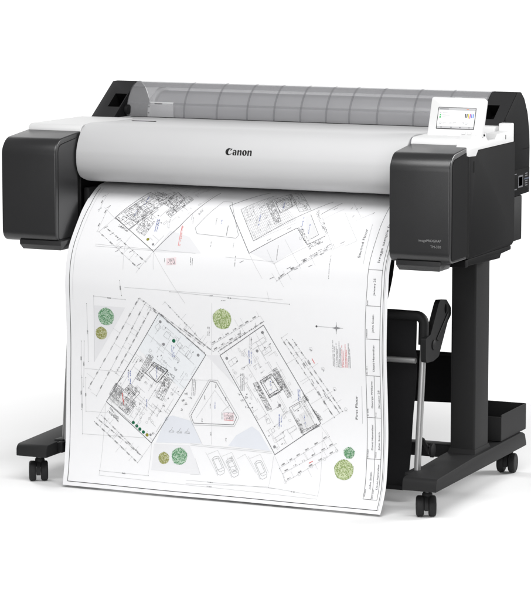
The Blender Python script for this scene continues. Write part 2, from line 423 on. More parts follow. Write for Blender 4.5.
('D',4,43,[(0.1834,0.0577),(0.3247,0.1504)]),
('L',1.6,'red',[(0.2454,0.1114),(0.2561,0.1177)]),
('L',0.45,'faint',[(0.1461,0.1248),(0.1834,0.0577)]),
('L',0.45,'faint',[(0.2757,0.2144),(0.3247,0.1504)]),
('C','grey',(0.1834,0.0577),0.0042),
('C','grey',(0.2195,0.0808),0.0043),
('C','grey',(0.2533,0.1038),0.0043),
('C','grey',(0.2889,0.1264),0.0043),
('C','grey',(0.3225,0.1502),0.0042),
('D',1,44,[(0.1374,0.0408),(0.2806,0.0304)]),
('L',0.45,'faint',[(0.2806,0.0304),(0.2815,0.1973)]),
('L',0.45,'faint',[(0.1374,0.0408),(0.1441,0.1211)]),
('D',6,51,[(-0.378,0.1775),(-0.2461,0.0761)]),
('D',6,52,[(-0.3714,0.1884),(-0.2343,0.0943)]),
('D',4,53,[(-0.3575,0.1965),(-0.2397,0.0986)]),
('D',1,54,[(-0.4164,0.2949),(-0.4136,0.1417)]),
('D',1,55,[(-0.4048,0.2956),(-0.4038,0.2042)]),
('L',0.45,'faint',[(-0.4038,0.2042),(-0.3394,0.2049)]),
('L',0.45,'faint',[(-0.4136,0.1417),(-0.2237,0.1445)]),
('L',0.45,'faint',[(-0.345,0.2306),(-0.3572,0.0358)]),
('L',0.45,'faint',[(-0.2077,0.1315),(-0.2119,0.0449)]),
('D',1,56,[(-0.3573,0.0461),(-0.2108,0.0445)]),
('L',0.45,'faint',[(-0.3581,0.0343),(0.281,0.0226)]),
('B',12,57,'dark',[(-0.3369,0.2122),(-0.3051,0.1859),(-0.3394,0.2073)]),
('L',0.45,'faint',[(-0.2461,0.0761),(-0.2077,0.1315)]),
('L',0.45,'faint',[(-0.3703,0.1861),(-0.345,0.2306)]),
('G','green',(-0.3421,0.4659),0.0235),
('G','olive',(-0.3578,0.4197),0.0169),
('G','lime',(-0.0017,0.4791),0.0265),
('G','olive',(-0.1699,0.0942),0.0156),
('G','green',(-0.1247,0.1026),0.0222),
('G','green',(0.3571,0.1472),0.0148),
('G','lime',(0.3444,0.1019),0.0263),
('F','green2',(-0.2632,0.1831),0.0047),
('F','green2',(-0.2529,0.1746),0.0046),
('F','green2',(-0.2436,0.1667),0.0047),
('F','green2',(-0.233,0.1596),0.0047),
('F','olive2',(-0.2219,0.1526),0.0047),
('F','grey',(-0.2119,0.1536),0.0035),
('F','olive2',(-0.2382,0.6842),0.0044),
('F','grey',(-0.2186,0.6697),0.0035),
('L',1.0,'dark',[(-0.0388,0.3098),(-0.0208,0.3081),(0.0372,0.2182),(0.0278,0.1973),(-0.0865,0.1942),(-0.0943,0.2142),(-0.0388,0.3098)]),
('L',0.6,'grey',[(-0.0418,0.3138),(-0.0169,0.3137),(0.0441,0.2187),(0.0305,0.1929),(-0.0883,0.1891),(-0.1001,0.2156),(-0.0418,0.3138)]),
('L',0.4,'faint',[(-0.0332,0.3641),(-0.0334,0.1405)]),
('L',0.4,'faint',[(-0.0249,0.2866),(0.0165,0.238)]),
('L',0.4,'faint',[(-0.0249,0.2866),(-0.0789,0.2082)]),
('L',0.4,'faint',[(-0.1343,0.3076),(-0.0188,0.3136)]),
('L',0.4,'faint',[(-0.0883,0.1898),(-0.06,0.1386)]),
('S',4,'dark',2,[(-0.0372,0.2378),(-0.0371,0.2531)]),
('S',4,'blue',2.2,[(-0.0235,0.2377),(-0.0233,0.2565)]),
('B',4,165,'dark',[(-0.0636,0.2096),(-0.0602,0.2092),(-0.0635,0.1983)]),
('B',4,230,'dark',[(-0.0383,0.1743),(-0.0349,0.1738),(-0.038,0.163)]),
('B',4,185,'dark',[(-0.0556,0.2724),(-0.0522,0.2719),(-0.0558,0.261)]),
('B',4,345,'dark',[(0.0055,0.2713),(0.0089,0.2708),(0.0053,0.2599)]),
('B',4,268,'dark',[(-0.0235,0.3048),(-0.0201,0.3043),(-0.0237,0.2934)]),
('B',4,345,'dark',[(0.0058,0.1616),(0.0093,0.1612),(0.0062,0.1504)]),
('P','pinkwash',[(-0.0007,0.2279),(0.0297,0.2301),(0.0297,0.207),(0.0012,0.2085)]),
('B',16,61,'grey',[(-0.0052,0.2294),(0.0297,0.2283),(-0.0053,0.2099)]),
('B',6,62,'dark',[(0.0126,0.2218),(0.0259,0.2209),(0.0126,0.2093)]),
('L',1.2,'pink',[(0.0012,0.2085),(0.0278,0.2087)]),
('L',0.5,'grey',[(-0.0026,0.2313),(0.0166,0.2487)]),
('B',5,20,'dark',[(-0.1236,0.254),(-0.1139,0.2563),(-0.1216,0.2482)]),
('B',5,40,'dark',[(-0.1159,0.2457),(-0.1063,0.248),(-0.1139,0.2399)]),
('B',5,12,'dark',[(-0.1268,0.2296),(-0.1171,0.2319),(-0.1247,0.2238)]),
('B',5,75,'dark',[(-0.1024,0.2626),(-0.0927,0.2649),(-0.1004,0.2568)]),
('B',5,45,'dark',[(-0.1138,0.2725),(-0.1042,0.2748),(-0.1118,0.2667)]),
('B',5,450,'dark',[(0.0412,0.2832),(0.0508,0.2855),(0.0432,0.2774)]),
('B',5,500,'dark',[(0.0601,0.2756),(0.0696,0.2779),(0.062,0.2699)]),
('B',5,470,'dark',[(0.0486,0.266),(0.0581,0.2683),(0.0505,0.2602)]),
('B',5,505,'dark',[(0.0616,0.2492),(0.0711,0.2515),(0.0636,0.2434)]),
('L',0.7,'grey',[(-0.158,0.1651),(-0.1505,0.1713),(-0.1476,0.1786)]),
('L',0.7,'grey',[(-0.1518,0.1648),(-0.1434,0.1668)]),
('C','grey',(-0.155,0.1667),0.0029),
('C','grey',(-0.1457,0.1674),0.0029),
('L',0.7,'grey',[(-0.1349,0.1646),(-0.1273,0.1708),(-0.1244,0.1781)]),
('L',0.7,'grey',[(-0.1287,0.1643),(-0.1203,0.1663)]),
('C','grey',(-0.1318,0.1662),0.0029),
('C','grey',(-0.1226,0.1669),0.003),
('L',0.7,'grey',[(-0.1118,0.1648),(-0.1043,0.171),(-0.1014,0.1783)]),
('L',0.7,'grey',[(-0.1056,0.1646),(-0.0972,0.1666)]),
('C','grey',(-0.1088,0.1665),0.003),
('C','grey',(-0.0996,0.1671),0.0029),
('L',0.7,'grey',[(-0.0307,0.1013),(-0.0241,0.1082),(-0.0138,0.1105),(-0.0092,0.1061),(0.0074,0.0756),(0.0061,0.0668),(-0.0041,0.061),(-0.0109,0.0632),(-0.0307,0.1013)]),
('L',0.7,'grey',[(-0.0272,0.1008),(-0.0135,0.1058),(0.0005,0.0806),(-0.0121,0.0741),(-0.0272,0.1008)]),
('L',0.6,'grey',[(-0.012,0.0733),(-0.0051,0.0695),(0.0053,0.0754)]),
('L',0.4,'faint',[(-0.05,0.119),(-0.0104,0.0585)]),
('L',0.5,'faint',[(-0.0432,0.1135),(-0.0155,0.1264),(0.0114,0.0799)]),
('L',0.7,'grey',[(0.0096,0.0987),(0.0161,0.1056),(0.0263,0.1079),(0.031,0.1035),(0.0476,0.0731),(0.0464,0.0644),(0.0363,0.0586),(0.0294,0.0608),(0.0096,0.0987)]),
('L',0.7,'grey',[(0.0131,0.0982),(0.0266,0.1032),(0.0407,0.0781),(0.0282,0.0717),(0.0131,0.0982)]),
('L',0.6,'grey',[(0.0283,0.0709),(0.0352,0.0671),(0.0455,0.073)]),
('L',0.4,'faint',[(-0.0098,0.1164),(0.0301,0.0562)]),
('L',0.5,'faint',[(-0.0029,0.1109),(0.0246,0.1237),(0.0516,0.0774)]),
('L',0.7,'grey',[(0.0909,0.0993),(0.0973,0.1061),(0.1075,0.1084),(0.1121,0.104),(0.1287,0.0739),(0.1276,0.0652),(0.1175,0.0594),(0.1108,0.0616),(0.0909,0.0993)]),
('L',0.7,'grey',[(0.0944,0.0988),(0.1078,0.1037),(0.1218,0.0788),(0.1095,0.0724),(0.0944,0.0988)]),
('L',0.6,'grey',[(0.1096,0.0716),(0.1165,0.0678),(0.1266,0.0737)]),
('L',0.4,'faint',[(0.0717,0.1169),(0.1114,0.057)]),
('L',0.5,'faint',[(0.0785,0.1114),(0.1058,0.1242),(0.1326,0.0781)]),
('L',0.6,'grey',[(0.0147,0.094),(0.0294,0.101)]),
('L',0.6,'grey',[(0.0199,0.0825),(0.0388,0.0898)]),
('B',8,66,'grey',[(0.0116,0.1076),(0.0265,0.1127),(0.0174,0.0981)]),
('B',8,67,'grey',[(0.0288,0.0792),(0.0414,0.0841),(0.0341,0.0698)]),
('L',0.4,'faint',[(0.042,0.1079),(0.0628,0.1214),(0.0964,0.0745)]),
('L',0.4,'faint',[(-0.0796,0.1008),(-0.0607,0.0586)]),
('L',0.4,'faint',[(-0.0946,0.1379),(0.1397,0.133)]),
('L',0.4,'faint',[(-0.0945,0.1338),(0.1399,0.1291)]),
('L',0.4,'faint',[(-0.0629,0.0584),(-0.0892,0.0572)]),
('L',0.5,'faint',[(-0.1003,0.0418),(0.1581,0.0389)]),
('L',0.5,'faint',[(-0.0987,0.0322),(0.1356,0.0417)]),
('S',4,'dark',2.2,[(-0.0383,0.04),(-0.0216,0.0398)]),
('S',4,'dark',2.2,[(-0.0386,0.0292),(-0.0222,0.0289)]),
('F','dark',(0.2685,0.4762),0.0028),
('L',0.5,'grey',[(0.2685,0.4762),(0.3432,0.4754)]),
('L',1.0,'grey',[(0.3238,0.4899),(0.3244,0.4594)]),
('P','grey',[(0.3125,0.4746),(0.3223,0.4781),(0.3239,0.4881),(0.3259,0.4783),(0.3377,0.4756),(0.326,0.4723),(0.3244,0.4618),(0.3223,0.4723)]),
('S',24,'grey',2.3,[(0.3165,0.3727),(0.3151,0.444)]),
('S',26,'grey',2.0,[(0.3204,0.3729),(0.3189,0.4294)]),
('S',24,'grey',2.3,[(0.3261,0.3727),(0.3246,0.4369)]),
('S',26,'grey',2.0,[(0.3299,0.373),(0.3284,0.4223)]),
('S',24,'grey',2.3,[(0.3343,0.3721),(0.3328,0.4415)]),
('S',26,'grey',2.0,[(0.3381,0.3723),(0.3366,0.427)]),
('S',24,'pink',2.3,[(0.3419,0.3726),(0.3404,0.4319)]),
('S',26,'pink',2.0,[(0.3457,0.3728),(0.3442,0.4174)]),
('S',24,'pink',2.3,[(0.3513,0.3726),(0.3499,0.4355)]),
('S',26,'pink',2.0,[(0.3551,0.3729),(0.3537,0.4209)]),
('S',24,'grey',2.3,[(0.3602,0.3726),(0.3587,0.4384)]),
('S',26,'grey',2.0,[(0.364,0.3728),(0.3625,0.4239)]),
('D',1,71,[(-0.1527,0.5433),(0.1925,0.5297)]),
('L',0.45,'faint',[(-0.286,0.5482),(0.1726,0.5404)]),
('L',0.45,'faint',[(-0.031,0.52),(-0.0343,0.3809)]),
('S',4,'dark',2.2,[(-0.0396,0.5375),(-0.0278,0.5382)]),
('S',4,'dark',2.2,[(-0.0043,0.5269),(0.0094,0.5277)]),
('L',0.45,'faint',[(0.1271,0.5615),(0.1342,0.5353)]),
('L',1.3,'dark',[(-0.1572,0.7329),(-0.2112,0.6486),(-0.357,0.7483),(-0.2902,0.8587)]),
('L',1.3,'dark',[(-0.1572,0.7329),(-0.1769,0.7017)]),
('L',1.2,'dark',[(-0.1572,0.7329),(-0.0872,0.869)]),
('B',44,81,'dark',[(-0.3542,0.7485),(-0.3021,0.7108),(-0.315,0.8031)]),
('B',36,82,'grey',[(-0.3387,0.769),(-0.2794,0.7277),(-0.298,0.8241)]),
('B',50,83,'dark',[(-0.319,0.799),(-0.2588,0.767),(-0.2746,0.8621)]),
('B',40,84,'dark',[(-0.265,0.8264),(-0.1923,0.7849),(-0.256,0.8585)]),
('B',34,85,'dark',[(-0.2132,0.7731),(-0.1939,0.7577),(-0.1718,0.8461)]),
('B',20,86,'dark',[(-0.2982,0.7965),(-0.2478,0.7677),(-0.2973,0.7391)]),
('B',26,88,'grey',[(-0.2682,0.7534),(-0.2372,0.7363),(-0.2827,0.7119)]),
('B',20,89,'dark',[(-0.2256,0.8665),(-0.17,0.8418),(-0.2178,0.8215)]),
('L',1.0,'ink',[(-0.2277,0.8249),(-0.2124,0.8623),(-0.1818,0.8366),(-0.202,0.8028),(-0.2277,0.8249)]),
('L',0.8,'dark',[(-0.2967,0.7929),(-0.2755,0.8175)]),
('L',0.8,'dark',[(-0.3222,0.7377),(-0.2884,0.786)]),
('L',0.8,'dark',[(-0.3031,0.7139),(-0.2545,0.7706)]),
('B',10,87,'dark',[(-0.3394,0.7211),(-0.3057,0.7045),(-0.3359,0.7275)]),
('S',7,'blue',2.6,[(-0.2246,0.711),(-0.2285,0.7525)]),
('S',5,'blue',2.6,[(-0.2191,0.7113),(-0.223,0.7528)]),
('S',7,'blue',2.4,[(-0.2859,0.8011),(-0.2856,0.8377)]),
('S',4,'blue',2.2,[(-0.3008,0.758),(-0.2996,0.7782)]),
('L',1.6,'pink',[(-0.1441,0.6691),(-0.1519,0.735)]),
('S',9,'red',3.0,[(-0.1376,0.6694),(-0.1482,0.7339)]),
('P','pinkwash',[(-0.1703,0.6322),(-0.1422,0.6363),(-0.1394,0.6159),(-0.1679,0.6134)]),
('B',10,90,'grey',[(-0.1661,0.6298),(-0.1443,0.632),(-0.1625,0.6147)]),
('S',4,'grey',1.8,[(-0.1733,0.6217),(-0.175,0.6335)]),
('S',9,'dark',1.8,[(-0.0972,0.6171),(-0.0995,0.6412)]),
('S',8,'dark',1.8,[(-0.0923,0.6173),(-0.0942,0.6389)]),
('S',6,'grey',1.8,[(-0.1222,0.7429),(-0.1272,0.7682)]),
('S',5,'grey',1.8,[(-0.1873,0.7236),(-0.1928,0.7546)]),
('S',4,'grey',1.8,[(-0.1923,0.7252),(-0.1962,0.748)]),
('D',3,91,[(-0.3891,0.6997),(-0.246,0.6002)]),
('D',4,92,[(-0.3746,0.716),(-0.2284,0.6189)]),
('L',0.45,'faint',[(-0.2112,0.6486),(-0.246,0.6002)]),
('L',0.45,'faint',[(-0.357,0.7483),(-0.3891,0.6997)]),
('L',0.45,'faint',[(-0.289,0.6963),(-0.3024,0.6659)]),
('L',0.45,'faint',[(-0.2112,0.6486),(-0.2043,0.5998)]),
('L',0.45,'faint',[(-0.2996,0.6661),(-0.2931,0.5952)]),
('L',0.45,'faint',[(-0.3887,0.6611),(-0.0892,0.6498)]),
('L',0.45,'faint',[(-0.3872,0.6556),(-0.2173,0.651)]),
('L',0.45,'faint',[(-0.4009,0.7826),(-0.3521,0.7423)]),
('D',1,93,[(-0.4125,0.768),(-0.4141,0.8416)]),
('D',2,94,[(-0.3947,0.6994),(-0.387,0.7908)]),
('L',0.45,'faint',[(-0.2112,0.6486),(-0.109,0.5144)]),
('D',1,95,[(-0.3008,0.5654),(-0.2944,0.5255)]),
('L',1.3,'grey',[(-0.4245,0.8225),(-0.4172,0.8338)]),
('L',1.3,'grey',[(-0.417,0.7716),(-0.4085,0.781)]),
('L',1.3,'grey',[(-0.3936,0.7807),(-0.3853,0.7905)]),
('L',1.3,'grey',[(-0.354,0.6917),(-0.3446,0.7)]),
('L',1.3,'grey',[(-0.328,0.6753),(-0.3184,0.6834)]),
('L',1.3,'grey',[(-0.3159,0.6515),(-0.3058,0.6591)]),
('L',1.3,'grey',[(-0.3233,0.6419),(-0.3129,0.6493)]),
('L',1.3,'grey',[(-0.2818,0.6425),(-0.2715,0.6499)]),
('L',1.3,'grey',[(-0.2526,0.6077),(-0.2415,0.6148)]),
('L',1.3,'grey',[(-0.3781,0.7118),(-0.3688,0.7203)]),
('L',0.9,'grey',[(-0.1117,0.728),(-0.1009,0.7103),(0.0146,0.7023),(0.0197,0.7116),(-0.0379,0.8284),(-0.0624,0.8293),(-0.1117,0.728)]),
('S',4,'blue',2.2,[(-0.0397,0.7473),(-0.0438,0.7781)]),
('S',4,'dark',1.8,[(-0.0545,0.7431),(-0.058,0.7666)]),
('S',12,'dark',1.8,[(-0.0142,0.7096),(-0.0184,0.7452)]),
('S',4,'dark',1.8,[(-0.0496,0.6729),(-0.0519,0.6883)]),
('S',4,'grey',1.8,[(0.0155,0.6735),(0.0136,0.6889)]),
('S',6,'grey',1.6,[(-0.1287,0.7455),(-0.1331,0.7763)]),
('B',10,97,'grey',[(-0.1187,0.7772),(-0.1111,0.7968),(-0.1133,0.7703)]),
('L',1.3,'dark',[(0.0539,0.8855),(-0.0392,0.8127),(0.0646,0.6585),(0.1797,0.7455)]),
('L',1.1,'dark',[(0.1797,0.7455),(0.2232,0.6937),(0.2657,0.7249)]),
('L',1.0,'dark',[(0.2311,0.7964),(0.2742,0.8471)]),
('L',0.9,'dark',[(-0.0341,0.8168),(0.0067,0.848)]),
('L',1.0,'dark',[(-0.0015,0.8005),(0.0675,0.6967),(0.2473,0.8505)]),
('L',1.0,'dark',[(-0.0015,0.8005),(0.0691,0.8648)]),
('L',0.35,'faint',[(-0.0015,0.8005),(0.0675,0.6967)]),
('L',0.35,'faint',[(0.0015,0.8029),(0.0716,0.6996)]),
('L',0.35,'faint',[(0.0045,0.8054),(0.0757,0.7026)]),
('L',0.35,'faint',[(0.0076,0.8079),(0.0798,0.7055)]),
('L',0.35,'faint',[(0.0106,0.8104),(0.0839,0.7085)]),
('L',0.35,'faint',[(0.0136,0.8129),(0.088,0.7114)]),
('L',0.35,'faint',[(0.0166,0.8154),(0.092,0.7144)]),
('L',0.35,'faint',[(0.0196,0.818),(0.0961,0.7174)]),
('L',0.35,'faint',[(0.0226,0.8206),(0.1002,0.7204)]),
('L',0.35,'faint',[(0.0256,0.8232),(0.1042,0.7233)]),
('L',0.35,'faint',[(0.0285,0.8258),(0.1083,0.7263)]),
('L',0.35,'faint',[(0.0315,0.8284),(0.1123,0.7293)]),
('L',0.35,'faint',[(0.0344,0.8311),(0.1164,0.7323)]),
('L',0.35,'faint',[(0.0373,0.8338),(0.1204,0.7353)]),
('L',0.35,'faint',[(0.0402,0.8365),(0.1245,0.7383)]),
('L',0.35,'faint',[(0.0431,0.8393),(0.1285,0.7413)]),
('L',0.35,'faint',[(0.0459,0.8421),(0.1326,0.7443)]),
('L',0.35,'faint',[(0.0488,0.8449),(0.1366,0.7473)]),
('L',0.35,'faint',[(0.0516,0.8478),(0.1406,0.7504)]),
('L',0.35,'faint',[(0.0544,0.8508),(0.1446,0.7534)]),
('L',0.35,'faint',[(0.0571,0.8538),(0.1486,0.7565)]),
('L',0.35,'faint',[(0.0598,0.8568),(0.1526,0.7596)]),
('L',0.35,'faint',[(0.0625,0.86),(0.1565,0.7627)]),
('L',0.35,'faint',[(0.0651,0.8633),(0.1605,0.7658)]),
('L',0.35,'faint',[(0.0677,0.8667),(0.1644,0.769)]),
('L',0.35,'faint',[(0.0702,0.8702),(0.1683,0.7722)]),
('L',0.35,'faint',[(-0.0015,0.8005),(0.0765,0.8708)]),
('L',0.35,'faint',[(0.0046,0.7913),(0.0855,0.8598)]),
('L',0.35,'faint',[(0.0105,0.7824),(0.094,0.8499)]),
('L',0.35,'faint',[(0.0163,0.7739),(0.1021,0.8407)]),
('L',0.35,'faint',[(0.0218,0.7657),(0.11,0.8319)]),
('L',0.35,'faint',[(0.0272,0.7577),(0.1176,0.8234)]),
('L',0.35,'faint',[(0.0324,0.7498),(0.1252,0.8151)]),
('L',0.35,'faint',[(0.0375,0.7421),(0.1326,0.8071)]),
('L',0.35,'faint',[(0.0426,0.7344),(0.1399,0.7993)]),
('L',0.35,'faint',[(0.0476,0.7268),(0.147,0.7916)]),
('L',0.35,'faint',[(0.0527,0.7192),(0.1541,0.7842)]),
('L',0.35,'faint',[(0.0577,0.7116),(0.161,0.777)]),
('L',0.35,'faint',[(0.0626,0.7041),(0.1677,0.77)]),
('L',0.35,'faint',[(0.0675,0.6967),(0.1744,0.7632)]),
('B',36,101,'dark',[(0.0614,0.8293),(0.0747,0.8425),(0.1141,0.7528)]),
('B',30,102,'dark',[(0.0759,0.8479),(0.1105,0.8837),(0.1142,0.7974)]),
('B',30,103,'dark',[(0.1074,0.8833),(0.1347,0.8964),(0.1682,0.801)]),
('B',14,104,'dark',[(0.2108,0.8084),(0.2181,0.8154),(0.2647,0.7285)]),
('B',16,105,'dark',[(0.1786,0.7491),(0.1902,0.7535),(0.2201,0.6936)]),
('B',14,106,'dark',[(0.2232,0.6937),(0.2552,0.7171),(0.2332,0.6804)]),
('L',1.0,'ink',[(0.0881,0.8332),(0.1159,0.8627),(0.1411,0.8223),(0.1158,0.7931),(0.0881,0.8332)]),
('L',0.8,'dark',[(0.2028,0.7945),(0.2459,0.7274),(0.2278,0.7119)]),
('P','wash',[(0.1899,0.785),(0.2028,0.7945),(0.2427,0.7272),(0.2225,0.7079)]),
('S',7,'blue',2.4,[(0.0687,0.7479),(0.0613,0.7957)]),
('S',5,'blue',2.2,[(0.118,0.8141),(0.1116,0.8453)]),
('S',7,'blue',2.4,[(0.1947,0.7426),(0.188,0.7849)]),
('S',4,'blue',2.2,[(0.2178,0.7294),(0.2133,0.7624)]),
('S',12,'dark',1.8,[(0.1483,0.6444),(0.1429,0.689)]),
('S',12,'dark',1.8,[(0.0311,0.6159),(0.0278,0.6571)]),
('S',14,'grey',1.8,[(0.2993,0.6019),(0.2981,0.6671)]),
('D',4,107,[(0.1597,0.5944),(0.2923,0.6859)]),
('D',4,108,[(0.1536,0.5882),(0.2954,0.698)]),
('L',0.45,'faint',[(0.0646,0.6585),(0.1117,0.5919)]),
('L',0.45,'faint',[(0.1128,0.6734),(0.1405,0.6327),(0.2273,0.6905)]),
('L',0.45,'faint',[(0.1551,0.7076),(0.2105,0.6365)]),
('L',0.45,'faint',[(0.2371,0.7881),(0.299,0.6842),(0.3263,0.7034)]),
('L',0.45,'faint',[(-0.0007,0.6439),(0.1396,0.6389)]),
('L',0.45,'faint',[(0.1396,0.6389),(0.1661,0.5948)]),
('L',0.45,'faint',[(0.2361,0.7716),(0.2898,0.8232)]),
('L',1.3,'grey',[(0.1798,0.6217),(0.1905,0.6277)]),
('L',1.3,'grey',[(0.2179,0.6466),(0.228,0.6529)]),
('L',1.3,'grey',[(0.2377,0.6594),(0.2475,0.6658)]),
('L',1.3,'grey',[(0.2572,0.6766),(0.2668,0.6833)]),
('L',1.3,'grey',[(0.2794,0.6939),(0.2889,0.7007)]),
('L',1.3,'grey',[(0.2662,0.6657),(0.2759,0.6722)]),
('L',1.3,'grey',[(0.2395,0.6304),(0.25,0.6364)]),
('L',1.3,'grey',[(0.2004,0.6198),(0.2111,0.6257)]),
('L',1.3,'grey',[(0.1063,0.7001),(0.1158,0.707)]),
('L',1.3,'grey',[(0.1532,0.7392),(0.1626,0.7462)]),
('L',1.3,'grey',[(0.133,0.5922),(0.1441,0.598)]),
('L',1.3,'grey',[(0.0425,0.6309),(0.0531,0.637)]),
('L',1.3,'grey',[(0.2601,0.817),(0.2683,0.8259)]),
('L',1.3,'grey',[(0.3138,0.703),(0.3232,0.7099)]),
('C','dark',(0.1976,0.7392),0.0042),
('C','dark',(0.1984,0.7137),0.0042),
('C','dark',(0.2479,0.7645),0.0042),
('C','dark',(0.2546,0.7461),0.0041),
('L',1.3,'grey',[(0.3069,0.8217),(0.3093,0.8296)]),
('L',1.3,'grey',[(0.3222,0.8203),(0.3246,0.8281)]),
('L',1.3,'grey',[(0.3319,0.8254),(0.3342,0.8333)]),
('L',1.3,'grey',[(0.3214,0.7916),(0.3241,0.7987)]),
('L',1.3,'grey',[(0.3733,0.8068),(0.3758,0.8142)]),
('L',0.4,'faint',[(0.2951,0.808),(0.3571,0.7139),(0.3284,0.6956)]),
('L',0.4,'faint',[(0.3363,0.7792),(0.3777,0.8137)]),
('L',0.4,'faint',[(0.3066,0.8476),(0.3443,0.7937)]),
('L',0.8,'ink',[(0.4065,0.632),(0.4455,0.632)]),
('L',0.8,'ink',[(0.4065,0.538),(0.4455,0.538)]),
('L',0.8,'ink',[(0.4065,0.452),(0.4455,0.452)]),
('L',0.8,'ink',[(0.4065,0.356),(0.4455,0.356)]),
('L',0.8,'ink',[(0.4065,0.245),(0.4455,0.245)]),
('L',0.8,'ink',[(0.4065,0.136),(0.4455,0.136)]),
('L',0.8,'ink',[(0.4065,0.033),(0.4455,0.033)]),
('L',0.9,'ink',[(0.4065,0.033),(0.4065,0.3),(0.4045,0.5),(0.4065,0.632),(0.4095,0.8),(0.4105,0.93)]),
('L',0.9,'ink',[(0.4455,0.033),(0.4455,0.93)]),
('L',0.8,'ink',[(0.4285,0.033),(0.4285,0.356)]),
('L',1.1,'ink',[(0.4522,0.0085),(0.4522,0.93)]),
('L',0.5,'grey',[(0.4557,0.0085),(0.4557,0.93)]),
('T', 'Image sample for Canon', 'ink', 7, [(0.4345, 0.6515), (0.4345, 0.838)]),
('T', 'January 25', 'ink', 5.5, [(0.4264, 0.5652), (0.4301, 0.6089)]),
('T', 'John Smith', 'ink', 5.5, [(0.4285, 0.4697), (0.4278, 0.5155)]),
('T', 'David Hammilter', 'ink', 5.5, [(0.4307, 0.3671), (0.4305, 0.4378)]),
('T', 'George Williams', 'ink', 5, [(0.4227, 0.2693), (0.4239, 0.341)]),
('T', 'January 25', 'ink', 5, [(0.4419, 0.2707), (0.4421, 0.3184)]),
('T', 'David Hammilter', 'ink', 5, [(0.4221, 0.1585), (0.4236, 0.2267)]),
('T', 'John Smith', 'ink', 5, [(0.4414, 0.16), (0.4418, 0.2068)]),
('T', 'John Smith', 'ink', 5, [(0.4235, 0.0581), (0.4213, 0.1023)]),
('T', 'David Hammilter', 'ink', 5, [(0.4419, 0.0576), (0.4412, 0.1231)]),
('S',4,'dark',2.6,[(0.4105,0.541),(0.4105,0.5522)]),
('S',8,'dark',2.6,[(0.4105,0.456),(0.4105,0.4784)]),
('S',8,'dark',2.6,[(0.4105,0.359),(0.4105,0.3814)]),
('S',7,'dark',2.6,[(0.4105,0.249),(0.4105,0.2686)]),
('S',4,'dark',2.6,[(0.4325,0.249),(0.4325,0.2602)]),
('S',8,'dark',2.6,[(0.4105,0.139),(0.4105,0.1614)]),
('S',6,'dark',2.6,[(0.4325,0.139),(0.4325,0.1558)]),
('S',8,'dark',2.6,[(0.4105,0.036),(0.4105,0.0584)]),
('S',8,'dark',2.6,[(0.4325,0.036),(0.4325,0.0584)]),
]
UP1, UP2, UP3 = (-0.2112, 0.6486), (-0.0872, 0.869), (-0.357, 0.7483)
UP4, UP5, UP6 = (-0.0015, 0.8005), (0.0675, 0.6967), (0.0691, 0.8648)
WORLD_DARK = .14
WORLD_BACK = 1.3
EXPOSURE = 0.
LIGHTS = [('overhead_softbox', (.7, -2.0, 3.3), (.1, -.2, .6), 3.6, 1.5, 114), ('front_softbox', (.1, -5.9, 1.9), (0, 0, .5), 3.0, 2.0, 44),
          ('rear_floor_fill', (-3.8, 1.6, 2.0), (.0, .1, 0), 2.0, 1.4, 110), ('side_fill', (2.3, -3.9, 1.1), (.7, .0, .1), 1.8, 1.2, 40), ('rear_side_floor_fill', (3.2, 2.4, 1.8), (.8, .1, 0), 1.6, 1.2, 130)]  # added fills: they lighten floor shadows and the right column, no such lamps known
# ------------------------------------------------------------------ the printer
PR = thing('large_format_printer', 'wide black and silver drawing printer on a wheeled stand with grey see-through roll cover', 'printer')

# chassis under the covers
bm = new()
box(bm, -.60, .598, -.095, .34, .652, .775, .004)
box(bm, -.60, .598, .02, .345, .775, .955, .004)
for s in (-1, 1): box(bm, min(s*.50, s*.598), max(s*.50, s*.598), -.195, .02, .652, .945, .003)
box(bm, -.49, .49, -.06, .02, .824, .955, .002)
body = obj('printer_body', bm, 'black', PR)
bm = new()   # platen lip the sheet slides over, and ribs in the mouth
box(bm, -.478, .478, -.125, -.095, .70, .79, .006)
for i in range(17):
    x = -.46+i*.0575; box(bm, x, x+.006, -.135, -.125, .71, .785, .002)
obj('paper_guide', bm, 'black', PR)

# ink tank housings left and right
def tank_profile(): return fillet([(-.35, .6635), (-.35, .9385), (-.200, .9540), (-.200, .6635)], [.030, .046, .004, .004], 10)
def side_door(bm, x0, x1, grow, yf=-.334):
    g = grow
    prism(bm, fillet([(yf-g, .672-g), (yf-g, .924+g), (-.2245, .938+g), (-.2245, .672-g)], [.006, .022, .002, .002], 6), x0, x1, 'x', .0006, 1)
for s in (-1, 1):
    bm = new(); prism(bm, tank_profile(), .479, .643, 'x', .011, 4)
    if s < 0: mirror(bm)
    tank = obj('ink_tank_cover', bm, 'charcoal', PR)
    xs = .643 if s > 0 else -.479              # the flank that carries the seam
    bm = new(); side_door(bm, xs-.004, xs+.0004, .0014); obj('door_seam', bm, 'groove', tank)
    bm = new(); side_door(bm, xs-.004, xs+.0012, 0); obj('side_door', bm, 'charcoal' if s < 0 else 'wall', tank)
    bm = new()                                  # lower lip
    x0, x1 = (-.596, -.469) if s < 0 else (.494, .616)
    prism(bm, fillet([(-.340, .6560), (-.332, .6420), (-.262, .6420), (-.250, .668), (-.340, .668)], [.004, .004, 0, 0, 0], 3), x0, x1, 'x', .003)
    for v in bm.verts:
        if v.co.z < .652: v.co.x += (.005 if v.co.x < (x0+x1)/2 else -.004)
    obj('lower_lip', bm, 'charcoal', tank)
    bm = new(); box(bm, xs-.004, xs+.0006, -.2235, -.2075, .664, .930, 0); obj('panel_gap', bm, 'groove', tank)
    bm = new(); sx = s
    if s < 0:
        box(bm, -.478, -.462, -.19, -.10, .66, .80, .004); obj('inner_guide', bm, 'black', tank)
